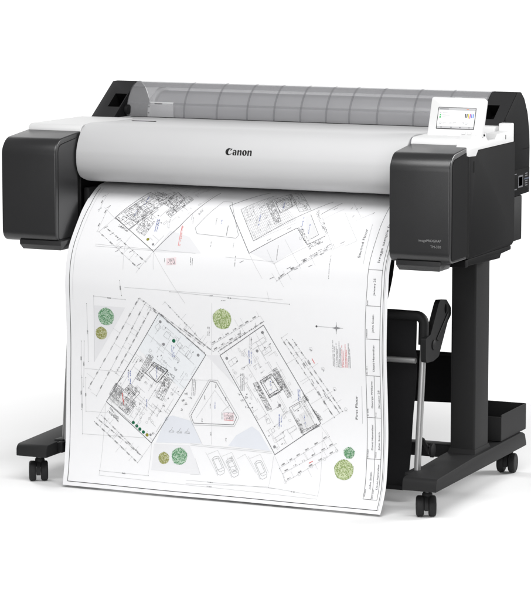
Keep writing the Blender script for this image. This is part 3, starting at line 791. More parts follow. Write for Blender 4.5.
# model lettering on the right housing
def lettering(bm, txt, h, right, z, y):
    V, P = text_polys(txt); w = max(v.x for v in V); k = h/.73
    vs = [bm.verts.new((right-(w-v.x)*k, y, z+v.y*k)) for v in V]
    for p in P:
        try: bm.faces.new([vs[i] for i in p])
        except ValueError: pass
bm = new(); lettering(bm, 'imagePROGRAF', .0066, .6205, .7195, -.3504); lettering(bm, 'TM-350', .0066, .6205, .7045, -.3504)
obj('model_lettering', bm, 'letter', tank)

# flanks behind the housings
for s in (-1, 1):
    bm = new()
    prism(bm, fillet([(-.207, .662), (.132, .662), (.147, .672), (.147, .9375), (-.145, .9375), (-.16, .924), (-.207, .926)], [.002, .01, .003, 0, .006, .004, .004], 4), .598, .643, 'x', .003)
    if s < 0: mirror(bm)
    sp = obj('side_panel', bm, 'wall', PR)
    bm = new()
    prism(bm, fillet([(-.20, .642), (.05, .634), (.06, .645), (.138, .648), (.138, .6605), (-.20, .6605)], .004, 3), .575, .638, 'x', .003)
    box(bm, .585, .6395, -.222, -.198, .640, .66, .003)
    if s < 0: mirror(bm)
    obj('base_edge', bm, 'wall', sp)
    if s > 0:
        bm = new(); box(bm, .642, .6433, -.182, -.168, .882, .912, .001); obj('latch_slot', bm, 'groove', sp)

# roll holder housing ends with their grip recess
for s in (-1, 1):
    bm = new()
    prof = [(.112, .966), (.251, 1.0600), (.283, 1.0600), (.312, 1.040), (.340, 1.000), (.356, .950), (.360, .905), (.360, .781), (.145, .778), (.145, .935), (.112, .950)]
    prof = fillet(prof, [.003, .006, .015, .03, .04, .03, .01, .004, .003, .003, .002], 5)
    fs = prism(bm, prof, .537, .6115, 'x', .002)
    bm.faces.ensure_lookup_table()
    best = max((f for f in bm.faces if f.normal.y < -.3 and f.normal.z > .3), key=lambda f: f.calc_area())
    best.material_index = 2
    nrm = best.normal.copy()
    # cut the slanted face into a frame and push the middle in
    bmesh.ops.inset_region(bm, faces=[best], thickness=.010, depth=0)
    ymin, ymax, zmin, zmax = .112, .251, .966, 1.060
    for v in best.verts:
        fa = .06 if v.co.x < .574 else .56; fb = .30 if v.co.z < 1.01 else .66
        v.co = Vector((.537+.0745*fa, ymin+(ymax-ymin)*fb, zmin+(zmax-zmin)*fb))
    ex = bmesh.ops.extrude_discrete_faces(bm, faces=[best])
    for f in ex['faces']:
        for v in f.verts: v.co += Vector((.004, .040, -.030))
        f.material_index = 1
        for e in f.edges:
            for g in e.link_faces: g.material_index = 1
    if s < 0: mirror(bm)
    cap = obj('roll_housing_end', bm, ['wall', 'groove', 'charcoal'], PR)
    bm = new()
    # the slot on the outer face and the inner bearing plate
    if s > 0:
        box(bm, .6105, .6122, .152, .158, .985, .998, .0004); obj('latch_slot', bm, 'groove', cap)
        bm = new(); box(bm, .6105, .6122, .30, .352, .9025, .9045, .0004); obj('panel_seam', bm, 'groove', cap)
    else:
        lathe(bm, [(.012, 0), (.014, .002), (.014, .010), (.010, .012)], (-.537, .185, .985), (1, 0, 0), 20); obj('bearing_plate', bm, 'black', cap)
# rear connector label on the right
bm = new(); box(bm, .606, .6128, .176, .357, .788, .852, .002, mi=0)
rp = obj('connector_panel', bm, 'groove', PR)
bm = new()
def tag_(y0, y1, z0, z1, mi): box(bm, .6124, .6134, y0, y1, z0, z1, .0004, 1, mi)
for z in (.797, .822): tag_(.184, .206, z, z+.020, 0)
tag_(.214, .217, .800, .838, 1); tag_(.222, .248, .8385, .8410, 1); tag_(.222, .250, .797, .800, 1)
for z in (.802, .808, .814, .828, .834): tag_(.318, .338, z, z+.0030, 1)
tag_(.312, .348, .8195, .8235, 0); tag_(.262, .300, .801, .834, 2); tag_(.266, .296, .805, .830, 3)
obj('connector_label', bm, ['label_blue', 'label_grey', 'label_grey', 'groove'], rp)

# silver front cover
FC = spline([(.056, .9660), (-.05, .9700), (-.13, .9735), (-.175, .9725), (-.205, .9600), (-.226, .935), (-.238, .908), (-.2410, .888), (-.2395, .868), (-.2335, .850), (-.2225, .836), (-.206, .8255), (-.184, .8185), (-.158, .8150)], 7)
FC = FC+[(-.150, .8185), (-.150, .826), (-.19, .835), (-.215, .85), (-.222, .87), (-.215, .92), (-.18, .955), (.0, .955), (.056, .955)]
bm = new(); prism(bm, FC, -.4745, .4765, 'x', .0022, 2)
for v in bm.verts:                                # the lower left corner is cut back a little
    if v.co.x < -.46 and v.co.z < .832: v.co.x += (.832-v.co.z)*.5
cover = obj('front_cover', bm, 'silver', PR, ang=50)
# brand lettering on the cover (curved onto its face)
def cover_point(x, z):
    best = None
    for (y0, z0), (y1, z1) in zip(FC[:80], FC[1:81]):
        if y0 < -.19 and min(z0, z1) <= z <= max(z0, z1) and abs(z1-z0) > 1e-6:
            y = y0+(z-z0)/(z1-z0)*(y1-y0); best = y if best is None else min(best, y)
    return Vector((x, best-.0005, z))
def ell(cx, cy, rx, ry, a0=0, a1=360, n=26, rot=0):
    out = []
    for i in range(n+1):
        t = radians(a0+(a1-a0)*i/n); x = rx*cos(t); y = ry*sin(t); c, s_ = cos(radians(rot)), sin(radians(rot))
        out.append((cx+x*c-y*s_, cy+x*s_+y*c))
    return out
def band(o, i): return [[o[k], o[k+1], i[k+1], i[k]] for k in range(len(o)-1)]
LOGO = []
LOGO += band(ell(.50, .52, .50, .54, 52, 318), ell(.66, .53, .24, .41, 58, 304, rot=-8))           # C, heavy on its left
LOGO += [[(.74, .93), (.80, 1.02), (.99, .99), (.78, .66), (.70, .70)], [(.72, .12), (.80, .10), (.99, .30), (.92, .34)]]
def letter_o(x): return band(ell(x, .37, .35, .385), ell(x, .37, .085, .28, rot=12))
def letter_n(x):
    q = [[(x-.02, .62), (x+.12, .74), (x+.25, .74), (x+.25, .0), (x+.03, .0), (x+.03, .56)]]
    q += [[(x+.25, .56), (x+.36, .71), (x+.50, .75), (x+.62, .68), (x+.66, .55), (x+.66, 0), (x+.44, 0), (x+.44, .50), (x+.38, .57), (x+.25, .48)]]
    return q
def letter_a(x):
    q = band(ell(x+.26, .22, .27, .235, 0, 360), ell(x+.33, .225, .095, .15, 0, 360))
    q += [[(x+.36, 0), (x+.58, 0), (x+.58, .5), (x+.52, .65), (x+.40, .73), (x+.24, .75), (x+.06, .66), (x+.03, .55), (x+.13, .50), (x+.24, .62), (x+.33, .60), (x+.36, .5)]]
    return q
NC = len(LOGO)
LOGO += letter_a(1.08)+letter_n(1.76)+letter_o(2.86)+letter_n(3.28)
bm = new(); k = .0166; kx = .0193; x0 = -.0312
for iq, poly in enumerate(LOGO):
    if iq >= NC: poly = [(p[0], p[1]*1.14) for p in poly]
    vs = [bm.verts.new(cover_point(x0+p[0]*kx, .9085+p[1]*k)) for p in poly]
    f = bm.faces.new(vs)
bmesh.ops.triangulate(bm, faces=bm.faces)
bm.normal_update()
for f in bm.faces:
    if f.normal.y > 0: f.normal_flip()
obj('brand_lettering', bm, 'logo', cover)

# deck between cover and roll housing
bm = new()
box(bm, -.608, .60, .060, .20, .945, .9655, .002)
deck = obj('rear_deck', bm, 'deck', PR)
bm = new(); box(bm, -.432, -.360, .012, .020, .9600, .96885, 0); obj('latch_slot', bm, 'groove', cover)
bm = new(); box(bm, -.47, .47, .0565, .0595, .950, .9640, 0); box(bm, -.52, .50, .178, .192, .960, .9662, .001); obj('hinge_gap', bm, 'groove', deck)

# white end pieces of the top
bm = new()
prism(bm, fillet([(-.203, .930), (-.203, .9705), (.112, .9680), (.112, .930)], [.002, .016, .002, .002], 8), -.640, -.4775, 'x', .009, 3)
obj('top_end_piece', bm, 'white', PR)
bm = new()
prism(bm, fillet([(-.203, .930), (-.203, .9700), (-.02, .9725), (-.02, .930)], [.002, .026, .002, .002], 8), .4795, .620, 'x', .006, 3)
box(bm, .4795, .6125, -.02, .110, .930, .9600, .002)
prism(bm, fillet([(-.232, .929), (-.216, .926), (-.165, .924), (-.148, .9385), (.128, .9385), (.128, .9885), (.098, .9885), (.094, .9690), (-.005, .9690), (-.02, .9570), (-.075, .9570), (-.09, .9690), (-.14, .9720), (-.185, .9800), (-.212, .9700), (-.232, .945)],
                 [.002, .004, .006, .006, .002, .004, .004, .003, .004, .006, .006, .004, .01, .012, .012, .01], 4), .613, .6455, 'x', .0028, 2)
box(bm, .545, .6125, .060, .105, .955, .9815, .003)
tray = obj('top_end_piece', bm, 'white', PR)
bm = new(); box(bm, .6449, .6459, .060, .064, .950, .962, .0003); obj('latch_slot', bm, 'groove', tray)
bm = new(); prism(bm, fillet([(-.2025, .932), (-.2025, .9688), (.05, .9712), (.05, .932)], [.002, .03, .002, .002], 8), .4768, .4796, 'x', 0); obj('cover_gap', bm, 'lcd_line', PR)

# control panel, leaning back
TILT = radians(20)
def panel_pt(u, v, w):     # u across, v up the panel, w out of its face
    return Vector((u, -.130+v*sin(TILT)-w*cos(TILT), .9700+v*cos(TILT)+w*sin(TILT)))
def panel_slab(bm, u0, u1, v0, v1, w0, w1, r=.003, bev=.001, mi=0):
    pts = fillet([(u0, v0), (u1, v0), (u1, v1), (u0, v1)], r, 4)
    b2 = bmesh.new(); prism(b2, pts, w0, w1, 'z', bev, 2, mi)
    vm = {v: bm.verts.new(panel_pt(*v.co)) for v in b2.verts}
    for f in b2.faces:
        nf = bm.faces.new([vm[v] for v in f.verts]); nf.material_index = mi
    b2.free()
bm = new(); panel_slab(bm, .4965, .6455, -.004, .1045, -.020, .0, .006, .003)
bm2 = bm
prism(bm, fillet([(-.120, .960), (-.11, 1.02), (-.07, 1.02), (-.02, .96)], .004, 3), .52, .62, 'x', .003)
cp = obj('control_panel', bm, 'white', PR)
bm = new(); panel_slab(bm, .5185, .6235, .0185, .0775, -.004, .0006, .002, .0004); scr = obj('screen', bm, 'bezel', cp)
bm = new()
def ui(u0, u1, v0, v1, mi, h=.0009): panel_slab(bm, u0, u1, v0, v1, .0003, h, .0006, 0, mi)
ui(.5205, .6215, .0205, .0755, 0, .0008)
ui(.5205, .6215, .0690, .0755, 1); ui(.5205, .6215, .0205, .0265, 1)
ui(.5225, .5480, .0715, .0732, 2, .0011); ui(.597, .6035, .0715, .0735, 7, .0011); ui(.608, .613, .0715, .0735, 1, .0012)
ui(.5225, .5905, .0425, .0430, 1); ui(.5505, .5511, .028, .042, 1); ui(.5845, .5851, .028, .042, 1); ui(.5905, .5911, .0435, .068, 1)
ui(.5245, .5285, .0480, .0530, 3, .0011); ui(.5250, .5285, .0545, .0585, 3, .0011); ui(.5255, .5280, .0605, .0645, 1, .0011)
for z, w in ((.0622, .014), (.0555, .020), (.0495, .010)): ui(.5320, .5320+w, z, z+.0016, 1, .0011)
for i, c in enumerate((8, 8, 4, 5, 6, 6)):
    u = .5945+i*.0043; ui(u, u+.0026, .0500-(.002 if i in (2, 3) else 0), .0605, c, .0011)
for u in (.5265, .5545, .5885):
    ui(u, u+.0050, .0325, .0375, 2, .0011); ui(u+.0008, u+.0042, .0333, .0367, 0, .0013)
    ui(u+.0085, u+.0185, .0355, .0370, 1, .0011); ui(u+.0085, u+.0150, .0318, .0332, 1, .0011)
for u in (.531, .5585, .583, .608): ui(u, u+.0036, .0222, .0248, 2, .0011)
obj('screen_display', bm, ['lcd', 'lcd_grey', 'lcd_line', 'lcd_green', 'lcd_yellow', 'lcd_magenta', 'lcd_cyan', 'lcd_red', 'lcd_black'], scr)
for u in (.5905, .6065):
    bm = new(); panel_slab(bm, u, u+.0115, .0052, .0118, -.002, .0006, .0015, .0003)
    bt = obj('button', bm, 'deck', cp)
    bm = new(); panel_slab(bm, u+.0006, u+.0109, .0058, .0112, -.002, .0009, .0012, .0003); obj('button_face', bm, 'white', bt)
bm = new(); panel_slab(bm, .558, .580, .1010, .1052, -.012, -.003, .001, .0004); obj('panel_notch', bm, 'lightgrey', cp)

# smoked roll cover
RC = spline([(.1905, .9600), (.1915, .9900), (.2040, 1.0200), (.2260, 1.0440), (.2520, 1.0575), (.2780, 1.0605), (.3080, 1.0480), (.3340, 1.0120), (.3480, .9600), (.3520, .9100)], 6)
def shell(bm, prof, th, x0, x1, mi=0):
    n = len(prof); inner = []
    for i, (y, z) in enumerate(prof):
        a = prof[max(i-1, 0)]; b = prof[min(i+1, n-1)]; dy, dz = b[0]-a[0], b[1]-a[1]; l = math.hypot(dy, dz)
        inner.append((y+dz/l*th, z-dy/l*th))
    prism(bm, list(prof)+inner[::-1], x0, x1, 'x', 0, 1, mi)
bm = new(); shell(bm, RC, .003, -.5365, .5365)
rc = obj('roll_cover', bm, 'smoke', PR, ang=50)
def offs(prof, d):
    n = len(prof); o = []
    for i, (y, z) in enumerate(prof):
        a = prof[max(i-1, 0)]; b = prof[min(i+1, n-1)]; dy, dz = b[0]-a[0], b[1]-a[1]; l = math.hypot(dy, dz)
        o.append((y-dz/l*d, z+dy/l*d))
    return o
ro = offs(RC, .0009)
for x in (-.357, -.255, -.162, -.080, .0, .077, .146, .228, .334, .43):
    bm = new(); shell(bm, ro[1:29], .0010, x-.0026, x+.0026); obj('cover_rib', bm, 'smoke_rib', rc)
bm = new(); yz = [p for p in ro if .1 < p[0] < .21 and 1.004 < p[1] < 1.021]
shell(bm, [(.1962, 1.0010), (.1985, 1.0065)], .002, -.535, .535); obj('cover_ledge', bm, 'smoke_rib', rc)
bm = new(); shell(bm, offs(RC, .0009)[19:26], .0006, -.535, .535); obj('cover_handle_strip', bm, 'smoke', rc)
bm = new(); shell(bm, ro[:32], .0045, -.5385, -.5345); obj('cover_rim', bm, 'smoke_rib', rc)
bm = new(); shell(bm, ro[:32], .0045, .5345, .5385); obj('cover_rim', bm, 'smoke_rib', rc)

# roll of paper on its holder inside the cover
RL = thing('paper_roll', 'white paper roll on its spindle behind the grey see-through cover', 'paper roll', (0, .272, .975))
bm = new(); lathe(bm, [(.025, -.455), (.061, -.455), (.061, .46), (.025, .46)], (0, .272, .975), (1, 0, 0), 48); obj('paper', bm, 'roll', RL)
bm = new(); lathe(bm, [(.016, -.53), (.016, .53)], (0, .272, .975), (1, 0, 0), 24); obj('spindle', bm, 'black', RL)
bm = new()
lathe(bm, [(.025, -.458), (.068, -.460), (.070, -.463), (.070, -.469), (.030, -.475)], (0, .272, .975), (1, 0, 0), 40)
obj('roll_flange', bm, 'stop', RL)
bm = new()
prism(bm, spline([(.1945, .958), (.1955, .985), (.2050, 1.006), (.223, 1.0225), (.250, 1.030), (.275, 1.032)], 5)+[(.275, .958)], -.474, -.466, 'x', .001)
box(bm, -.466, -.394, .1975, .2015, .958, 1.0080, .001)
rest = obj('roll_stop', bm, 'stop', RL)
bm = new(); box(bm, -.452, -.428, .1968, .1976, 1.0015, 1.0045, 0)
for y, z in ((.1938, .975), (.1965, .992)): box(bm, -.4725, -.4675, y, y+.004, z, z+.0035, 0)
obj('stop_marks', bm, 'groove', rest)

# ------------------------------------------------------------------ stand
def caster(x, y, yaw, parent):
    bm = new(); ax = Vector((cos(yaw), sin(yaw), 0)); fw = Vector((-sin(yaw), cos(yaw), 0))
    c = Vector((x, y, .0275)); ax *= 1.0
    for sgn in (-1, 1):
        lathe(bm, [(.004, .006*sgn), (.0215, .006*sgn), (.0262, .0085*sgn), (.0275, .0115*sgn), (.0275, .0185*sgn), (.0262, .0215*sgn), (.0235, .0232*sgn), (.012, .0240*sgn), (.0, .0242*sgn)] if 0 else
              [(.010, .0065*sgn), (.0240, .0065*sgn), (.0268, .0095*sgn), (.0275, .0130*sgn), (.0275, .0205*sgn), (.0262, .0240*sgn), (.0225, .0258*sgn), (.0205, .0246*sgn), (.008, .0250*sgn)], c, ax, 36)
    lathe(bm, [(.0125, -.0056), (.0125, .0056)], c, ax, 20)
    # hood between the wheels and the swivel boss
    hood = [(cos(radians(t))*.0262, sin(radians(t))*.0262) for t in range(-20, 201, 20)]+[(-.012, -.004), (.012, -.004)]
    f0 = [bm.verts.new(c+fw*p[0]+Vector((0, 0, p[1]))-ax*.0052) for p in hood]; f1 = [bm.verts.new(c+fw*p[0]+Vector((0, 0, p[1]))+ax*.0052) for p in hood]
    fs = [bm.faces.new(f0), bm.faces.new(f1)]+[bm.faces.new((f0[i], f0[(i+1) % len(hood)], f1[(i+1) % len(hood)], f1[i])) for i in range(len(hood))]
    bmesh.ops.recalc_face_normals(bm, faces=fs)
    lathe(bm, [(.0125, .038), (.0135, .042), (.0135, .058), (.011, .062)], (x, y+.008, 0), (0, 0, 1), 20)
    lathe(bm, [(.0065, .060), (.0065, .080)], (x, y+.008, 0), (0, 0, 1), 16, mi=1)
    return obj('caster', bm, ['stand', 'steel'], parent)

for s in (-1, 1):
    bm = new()
    prism(bm, fillet([(.527, -.020), (.597, -.020), (.597, .088), (.527, .088)], .006, 4), .110, .652, 'z', 0)
    if s > 0: box(bm, .531, .593, -.024, -.019, .30, .60, .002) if 0 else None
    # splayed base of the column
    b0 = [(.522, -.028), (.601, -.028), (.601, .098), (.522, .098)]; b1 = [(.5262, -.0208), (.5978, -.0208), (.5978, .0888), (.5262, .0888)]
    lo = [bm.verts.new((*p, .1120)) for p in b0]; hi = [bm.verts.new((*p, .1270)) for p in b1]
    fs = [bm.faces.new(hi)]+[bm.faces.new((lo[i], lo[(i+1) % 4], hi[(i+1) % 4], hi[i])) for i in range(4)]
    bmesh.ops.recalc_face_normals(bm, faces=fs)
    if s < 0: mirror(bm)
    leg = obj('stand_leg', bm, 'stand', PR)
    bm = new()
    prism(bm, fillet([(-.345, .0735), (-.345, .1060), (-.06, .1150), (.33, .1165), (.352, .1080), (.364, .0800), (.364, .0735)], [.002, .024, .02, .008, .01, .003, .002], 7), .518, .611, 'x', .007, 3)
    if s < 0: mirror(bm)
    obj('foot', bm, 'stand', leg)
    caster(s*.567, -.300, radians(24 if s > 0 else 30), leg); caster(s*.567, .330, radians(6), leg)
bm = new(); box(bm, -.522, .522, .03, .075, .088, .124, .004); box(bm, -.53, .53, -.012, .08, .636, .653, .003)
obj('crossbar', bm, 'black', PR)

# accessory box hung beside the right foot
bm = new()
X0, X1, Y0, Y1, Z0, Z1, T_ = .47, .606, .165, .372, .1180, .1905, .003
for (a, b, c, d, e, f) in ((X0, X1, Y0, Y1, Z0, Z0+T_), (X0, X1, Y0, Y0+T_, Z0+T_, Z1-.006), (X0, X1, Y1-T_, Y1, Z0+T_, Z1), (X0, X0+T_, Y0+T_, Y1-T_, Z0+T_, Z1), (X1-T_, X1, Y0+T_, Y1-T_, Z0+T_, Z1-.0005)):
    box(bm, a, b, c, d, e, f, .0007, 1)
obj('accessory_box', bm, 'stand', PR)

# ------------------------------------------------------------------ catch basket
def sheet_mesh(bm, rows, th=.0015):
    """rows: list of lists of points -> a thin solid cloth"""
    G = [[bm.verts.new(p) for p in r] for r in rows]; H = [[bm.verts.new(Vector(p)+Vector((0, th, .0002))) for p in r] for r in rows]
    fs = []
    for A, sgn in ((G, 1), (H, -1)):
        for i in range(len(A)-1):
            for j in range(len(A[0])-1):
                fs.append(bm.faces.new((A[i][j], A[i][j+1], A[i+1][j+1], A[i+1][j])))
    def rim(a, b): 
        for i in range(len(a)-1): fs.append(bm.faces.new((a[i], a[i+1], b[i+1], b[i])))
    rim(G[0], H[0]); rim(G[-1], H[-1]); rim([r[0] for r in G], [r[0] for r in H]); rim([r[-1] for r in G], [r[-1] for r in H])
    bmesh.ops.recalc_face_normals(bm, faces=fs)
rnd = random.Random(3)
def fold(x, z): return .0035*sin(x*17+z*3)+.002*sin(x*41+1.3+z*9)+.0015*sin(z*37+x*5)
bm = new(); rows = []
NZ, NX = 34, 60
for i in range(NZ+1):                                # front cloth, from the arm down almost to the floor
    z = .506+(.040-.506)*i/NZ; r = []
    for j in range(NX+1):
        t = j/NX*2-1; hw = .5020-.034*max(0, (.40-z)/.36)**1.1
        if z > .40: hw = .498
        x = t*hw+.012*0
        r.append((x, -.1985+fold(x, z)+.018*max(0, (.40-z)/.36), z+.003*sin(x*7)*(1 if i == NZ else 0)))
    rows.append(r)
sheet_mesh(bm, rows)
basket = obj('catch_basket', bm, 'cloth', PR, ang=70)
bm = new(); rows = []                                # guide cloth under the body
for i in range(9):
    z = .655-.155*i/8; rows.append([(t/20*.397, -.10+fold(t/20*.4, z)*.5-.085*(i/8)**2, z) for t in range(-20, 21)])
sheet_mesh(bm, rows); obj('guide_cloth', bm, 'cloth', basket, ang=70)
bm = new(); rows = []                                # rear pocket
for i in range(13):
    a = i/12; z = .335-.128*a; y = .25-.04*sin(a*pi/2)
    rows.append([(t/24*.505, y+fold(t/24*.5, z)+.004*cos(t*.5), z-.006*cos(t/24*pi*.5)*a) for t in range(-24, 25)])
sheet_mesh(bm, rows)
obj('rear_cloth', bm, 'cloth', basket, ang=70)
bm = new(); tube(bm, [(-.50, -.2085, .3885), (.500, -.2085, .3885)], .0078, 14); obj('cross_rod', bm, 'steel', basket)
bm = new(); tube(bm, [(-.51, .2455, .3345), (.51, .2455, .3345)], .006, 12); obj('rear_rod', bm, 'black', basket)
bm = new(); tube(bm, [(-.455, -.18, .042), (.455, -.18, .042)], .006, 12); obj('hem_rod', bm, 'cloth', basket)
for s in (-1, 1):
    bm = new(); xr = .522 if s > 0 else -.511; tube(bm, [(xr, -.250, .090), (xr, -.206, .462)], .0088, 18); obj('support_rod', bm, 'steel', basket)
    bm = new()
    arc = [(.5205, -.2075, .432), (.5205, -.2045, .480)]+[(.5205-.020*(1-cos(t)), -.2040, .486+.020*sin(t)) for t in [pi/2*k/7 for k in range(8)]]+[(.455, -.2040, .5065), (.30, -.2035, .5070)]
    tube(bm, arc, .0135, 18)
    if s < 0:
        mirror(bm); bmesh.ops.translate(bm, verts=bm.verts, vec=(.010, 0, 0))
    obj('elbow_sleeve', bm, 'black', basket)
    bm = new()                                       # swing arm beside the rod
    prof = fillet([(-.231, .388), (-.176, .385), (-.136, .392), (-.070, .476), (-.046, .490), (-.047, .510), (-.082, .5355), (-.128, .5400), (-.140, .531), (-.197, .458), (-.231, .452)], [.012, .01, .012, .008, .012, .014, .012, .008, .008, .008, .006], 4)
    k0 = min(range(len(prof)), key=lambda q: (prof[q][0]+.085)**2+(prof[q][1]-.5355)**2)     # keyhole to the eyelet
    eye = [(-.088+.0085*cos(a), .512+.013*sin(a)) for a in [radians(90-360*q/14) for q in range(15)]]
    prof = prof[:k0+1]+(eye if True else [])+prof[k0:]
    prism(bm, prof, .523, .537, 'x', 0)
    lathe(bm, [(.013, 0), (.013, .003), (.008, .005)], (.537, -.176, .428), (1, 0, 0), 18)
    prism(bm, fillet([(-.215, .400), (-.180, .396), (-.110, .486), (-.118, .494)], .004, 3), .518, .5235, 'x', .001)
    prism(bm, fillet([(-.160, .440), (-.142, .434), (-.072, .490), (-.066, .502), (-.080, .498)], .003, 3), .5365, .5400, 'x', .001)
    if s < 0: bmesh.ops.translate(bm, verts=bm.verts, vec=(-1.02, 0, 0))
    arm = obj('swing_arm', bm, 'black', basket)
    bm = new()                                       # foot bracket that takes the rod
    box(bm, .500, .519, -.285, -.190, .078, .108, .004); box(bm, .508, .536, -.268, -.232, .084, .112, .003) if s < 0 else None
    prism(bm, fillet([(-.12, .128), (-.10, .122), (-.17, .178), (-.19, .186)], .004, 3), .500, .512, 'x', .002)
    lathe(bm, [(.016, 0), (.019, .002), (.019, .008), (.012, .010)], (.512, -.125, .138), (1, 0, 0), 20)
    if s < 0: mirror(bm)
    obj('rod_bracket', bm, 'black', basket)

# ------------------------------------------------------------------ the printed sheet
CTRL = [(-.02, .800), (-.08, .806), (-.143, .795), (-.205, .759), (-.251, .716), (-.305, .647), (-.325, .577), (-.327, .509), (-.323, .400), (-.324, .290), (-.330, .180), (-.340, .073), (-.353, .0065)]
SKEW = [0, 0, 0, 0, 0, .002, .010, .008, .003, .012, .024, .018, -.008]
PQ = []
for i in range(len(CTRL)-1):
    P3 = [Vector((*CTRL[j], SKEW[j])) for j in (max(i-1, 0), i, i+1, min(i+2, len(CTRL)-1))]
    for k in range(12):
        t = k/12
        PQ.append(.5*((2*P3[1])+(P3[2]-P3[0])*t+(2*P3[0]-5*P3[1]+4*P3[2]-P3[3])*t*t+(3*P3[1]-P3[0]-3*P3[2]+P3[3])*t**3))
PQ.append(Vector((*CTRL[-1], SKEW[-1])))
ARC = [0.]
for a, b in zip(PQ, PQ[1:]): ARC.append(ARC[-1]+math.hypot(b.x-a.x, b.y-a.y))
TOT = ARC[-1]
def on_sheet(u, s, lift=0.):
    """u across the sheet, s up from its lower edge"""
    d = min(max(TOT-s, 0), TOT); lo, hi = 0, len(ARC)-1
    while hi-lo > 1:
        m_ = (lo+hi)//2
        if ARC[m_] <= d: lo = m_
        else: hi = m_
    f = (d-ARC[lo])/max(1e-9, ARC[hi]-ARC[lo]); q = PQ[lo].lerp(PQ[hi], f); t = PQ[hi]-PQ[lo]
    l = math.hypot(t.x, t.y); ny, nz = t.y/l, -t.x/l          # outward (towards the front)
    w = (u+.464)/.928
    wv = min(1., max(0., (d-.12)/.2))*(.0016*sin(u*8+s*4)+.0009*sin(u*17-s*9+1)+.0012*sin(s*21+u*3))     # slight slackness of the hanging paper
    return Vector((u, q.x+q.z*w+wv+ny*lift, q.y+nz*lift))
bm = new()
NU, NS = 72, 200
for lift, fl in ((0., False), (-.0003, True)):
    G = [[bm.verts.new(on_sheet(-.464+.928*j/NU, TOT*i/NS, lift)) for j in range(NU+1)] for i in range(NS+1)]
    for i in range(NS):
        for j in range(NU):
            q = (G[i][j], G[i][j+1], G[i+1][j+1], G[i+1][j]); bm.faces.new(q[::-1] if fl else q)
    if fl:
        for a, b in ((G0, G),):
            for j in range(NU): bm.faces.new((a[0][j+1], a[0][j], b[0][j], b[0][j+1]))
            for i in range(NS):
                bm.faces.new((a[i][0], a[i+1][0], b[i+1][0], b[i][0])); bm.faces.new((a[i+1][NU], a[i][NU], b[i][NU], b[i+1][NU]))
    G0 = G
MI = {'paper': 0}; MATS = ['paper']
for k in INK: MI[k] = len(MATS); MATS.append('ink_'+k)
LIFT = {'green_light': .0004, 'olive_light': .0004, 'lime_light': .0004, 'pale': .00025, 'blue_tint': .00025, 'blue_area': .00025, 'wash': .00032, 'pinkwash': .00032}
UMAX = .4635
def face(pts, c, lift=None):
    lf = lift if lift else LIFT.get(c, .0005)
    try:
        f = bm.faces.new([bm.verts.new(on_sheet(min(max(p[0], -UMAX), UMAX), p[1], lf)) for p in pts])
    except ValueError: return
    f.material_index = MI[c]; f.normal_update()
    if f.normal.y > 0: f.normal_flip()
def strip(a, b, w, c, lift=None):
    a = Vector(a); b = Vector(b); d = b-a; l = d.length
    if l < 1e-5: return
    n = Vector((-d.y, d.x))/l*w/2; k = max(1, int(l/.016)+1)
    for i in range(k):
        p = a+d*(i/k); q = a+d*((i+1)/k)
        face((p-n, q-n, q+n, p+n), c, lift)
def fill(pts, c):
    """filled area, cut into bands so that it follows the bend"""
    smin = min(p[1] for p in pts); smax = max(p[1] for p in pts); n = max(1, int((smax-smin)/.012)+1)
    def clip(poly, s0, keep_above):
        out = []
        for i in range(len(poly)):
            a, b = poly[i], poly[(i+1) % len(poly)]; ia = (a[1] >= s0) == keep_above; ib = (b[1] >= s0) == keep_above
            if ia: out.append(a)
            if ia != ib:
                t = (s0-a[1])/(b[1]-a[1]); out.append((a[0]+t*(b[0]-a[0]), s0))
        return out
    for i in range(n):
        q = clip(clip(pts, smin+(smax-smin)*i/n, True), smin+(smax-smin)*(i+1)/n, False)
        if len(q) < 3: continue
        umin = min(p[0] for p in q); umax = max(p[0] for p in q); m = max(1, int((umax-umin)/.02)+1)
        for j in range(m):
            r = [(b, a) for a, b in q]
            r = clip(clip(r, umin+(umax-umin)*j/m, True), umin+(umax-umin)*(j+1)/m, False)
            if len(r) > 2: face([(b, a) for a, b in r], c)
def scribble(n, c, h, p0, p1, rnd):
    """tiny lettering far below reading size: short strokes, as the print shows it"""
    a = Vector(p0); b = Vector(p1); d = (b-a); l = d.length; d /= l; up = Vector((-d.y, d.x)); st = l/max(1, n); hh = h*.00115; SW = .00085 if c in ('blue', 'red') else .0006
    for i in range(n):
        o = a+d*(st*i)
        if rnd.random() < .1: continue
        w = st*.62
        strip(o, o+up*hh*rnd.uniform(.7, 1), SW, c)
        r_ = rnd.random()
        if r_ < .75: strip(o+d*w, o+d*w+up*hh*rnd.uniform(.6, .9), SW, c)
        if r_ > .25: strip(o+up*hh*.62, o+d*w+up*hh*.66, SW, c)
        if r_ > .55: strip(o+up*.0003, o+d*w+up*.0003, SW, c)
def words(txt, c, h, p0, p1):
    V, P = text_polys(txt); w = max(v.x for v in V); k = h*.001/.73
    a = Vector(p0); u = (p0[0]+p1[0])/2; ln = p1[1]-p0[1]; kx = ln/w
    if abs(p1[0]-p0[0]) > .004: a = Vector(p0); u = p0[0]
    for p in P: face([(u-V[i].y*k, a.y+V[i].x*kx) for i in p], c)
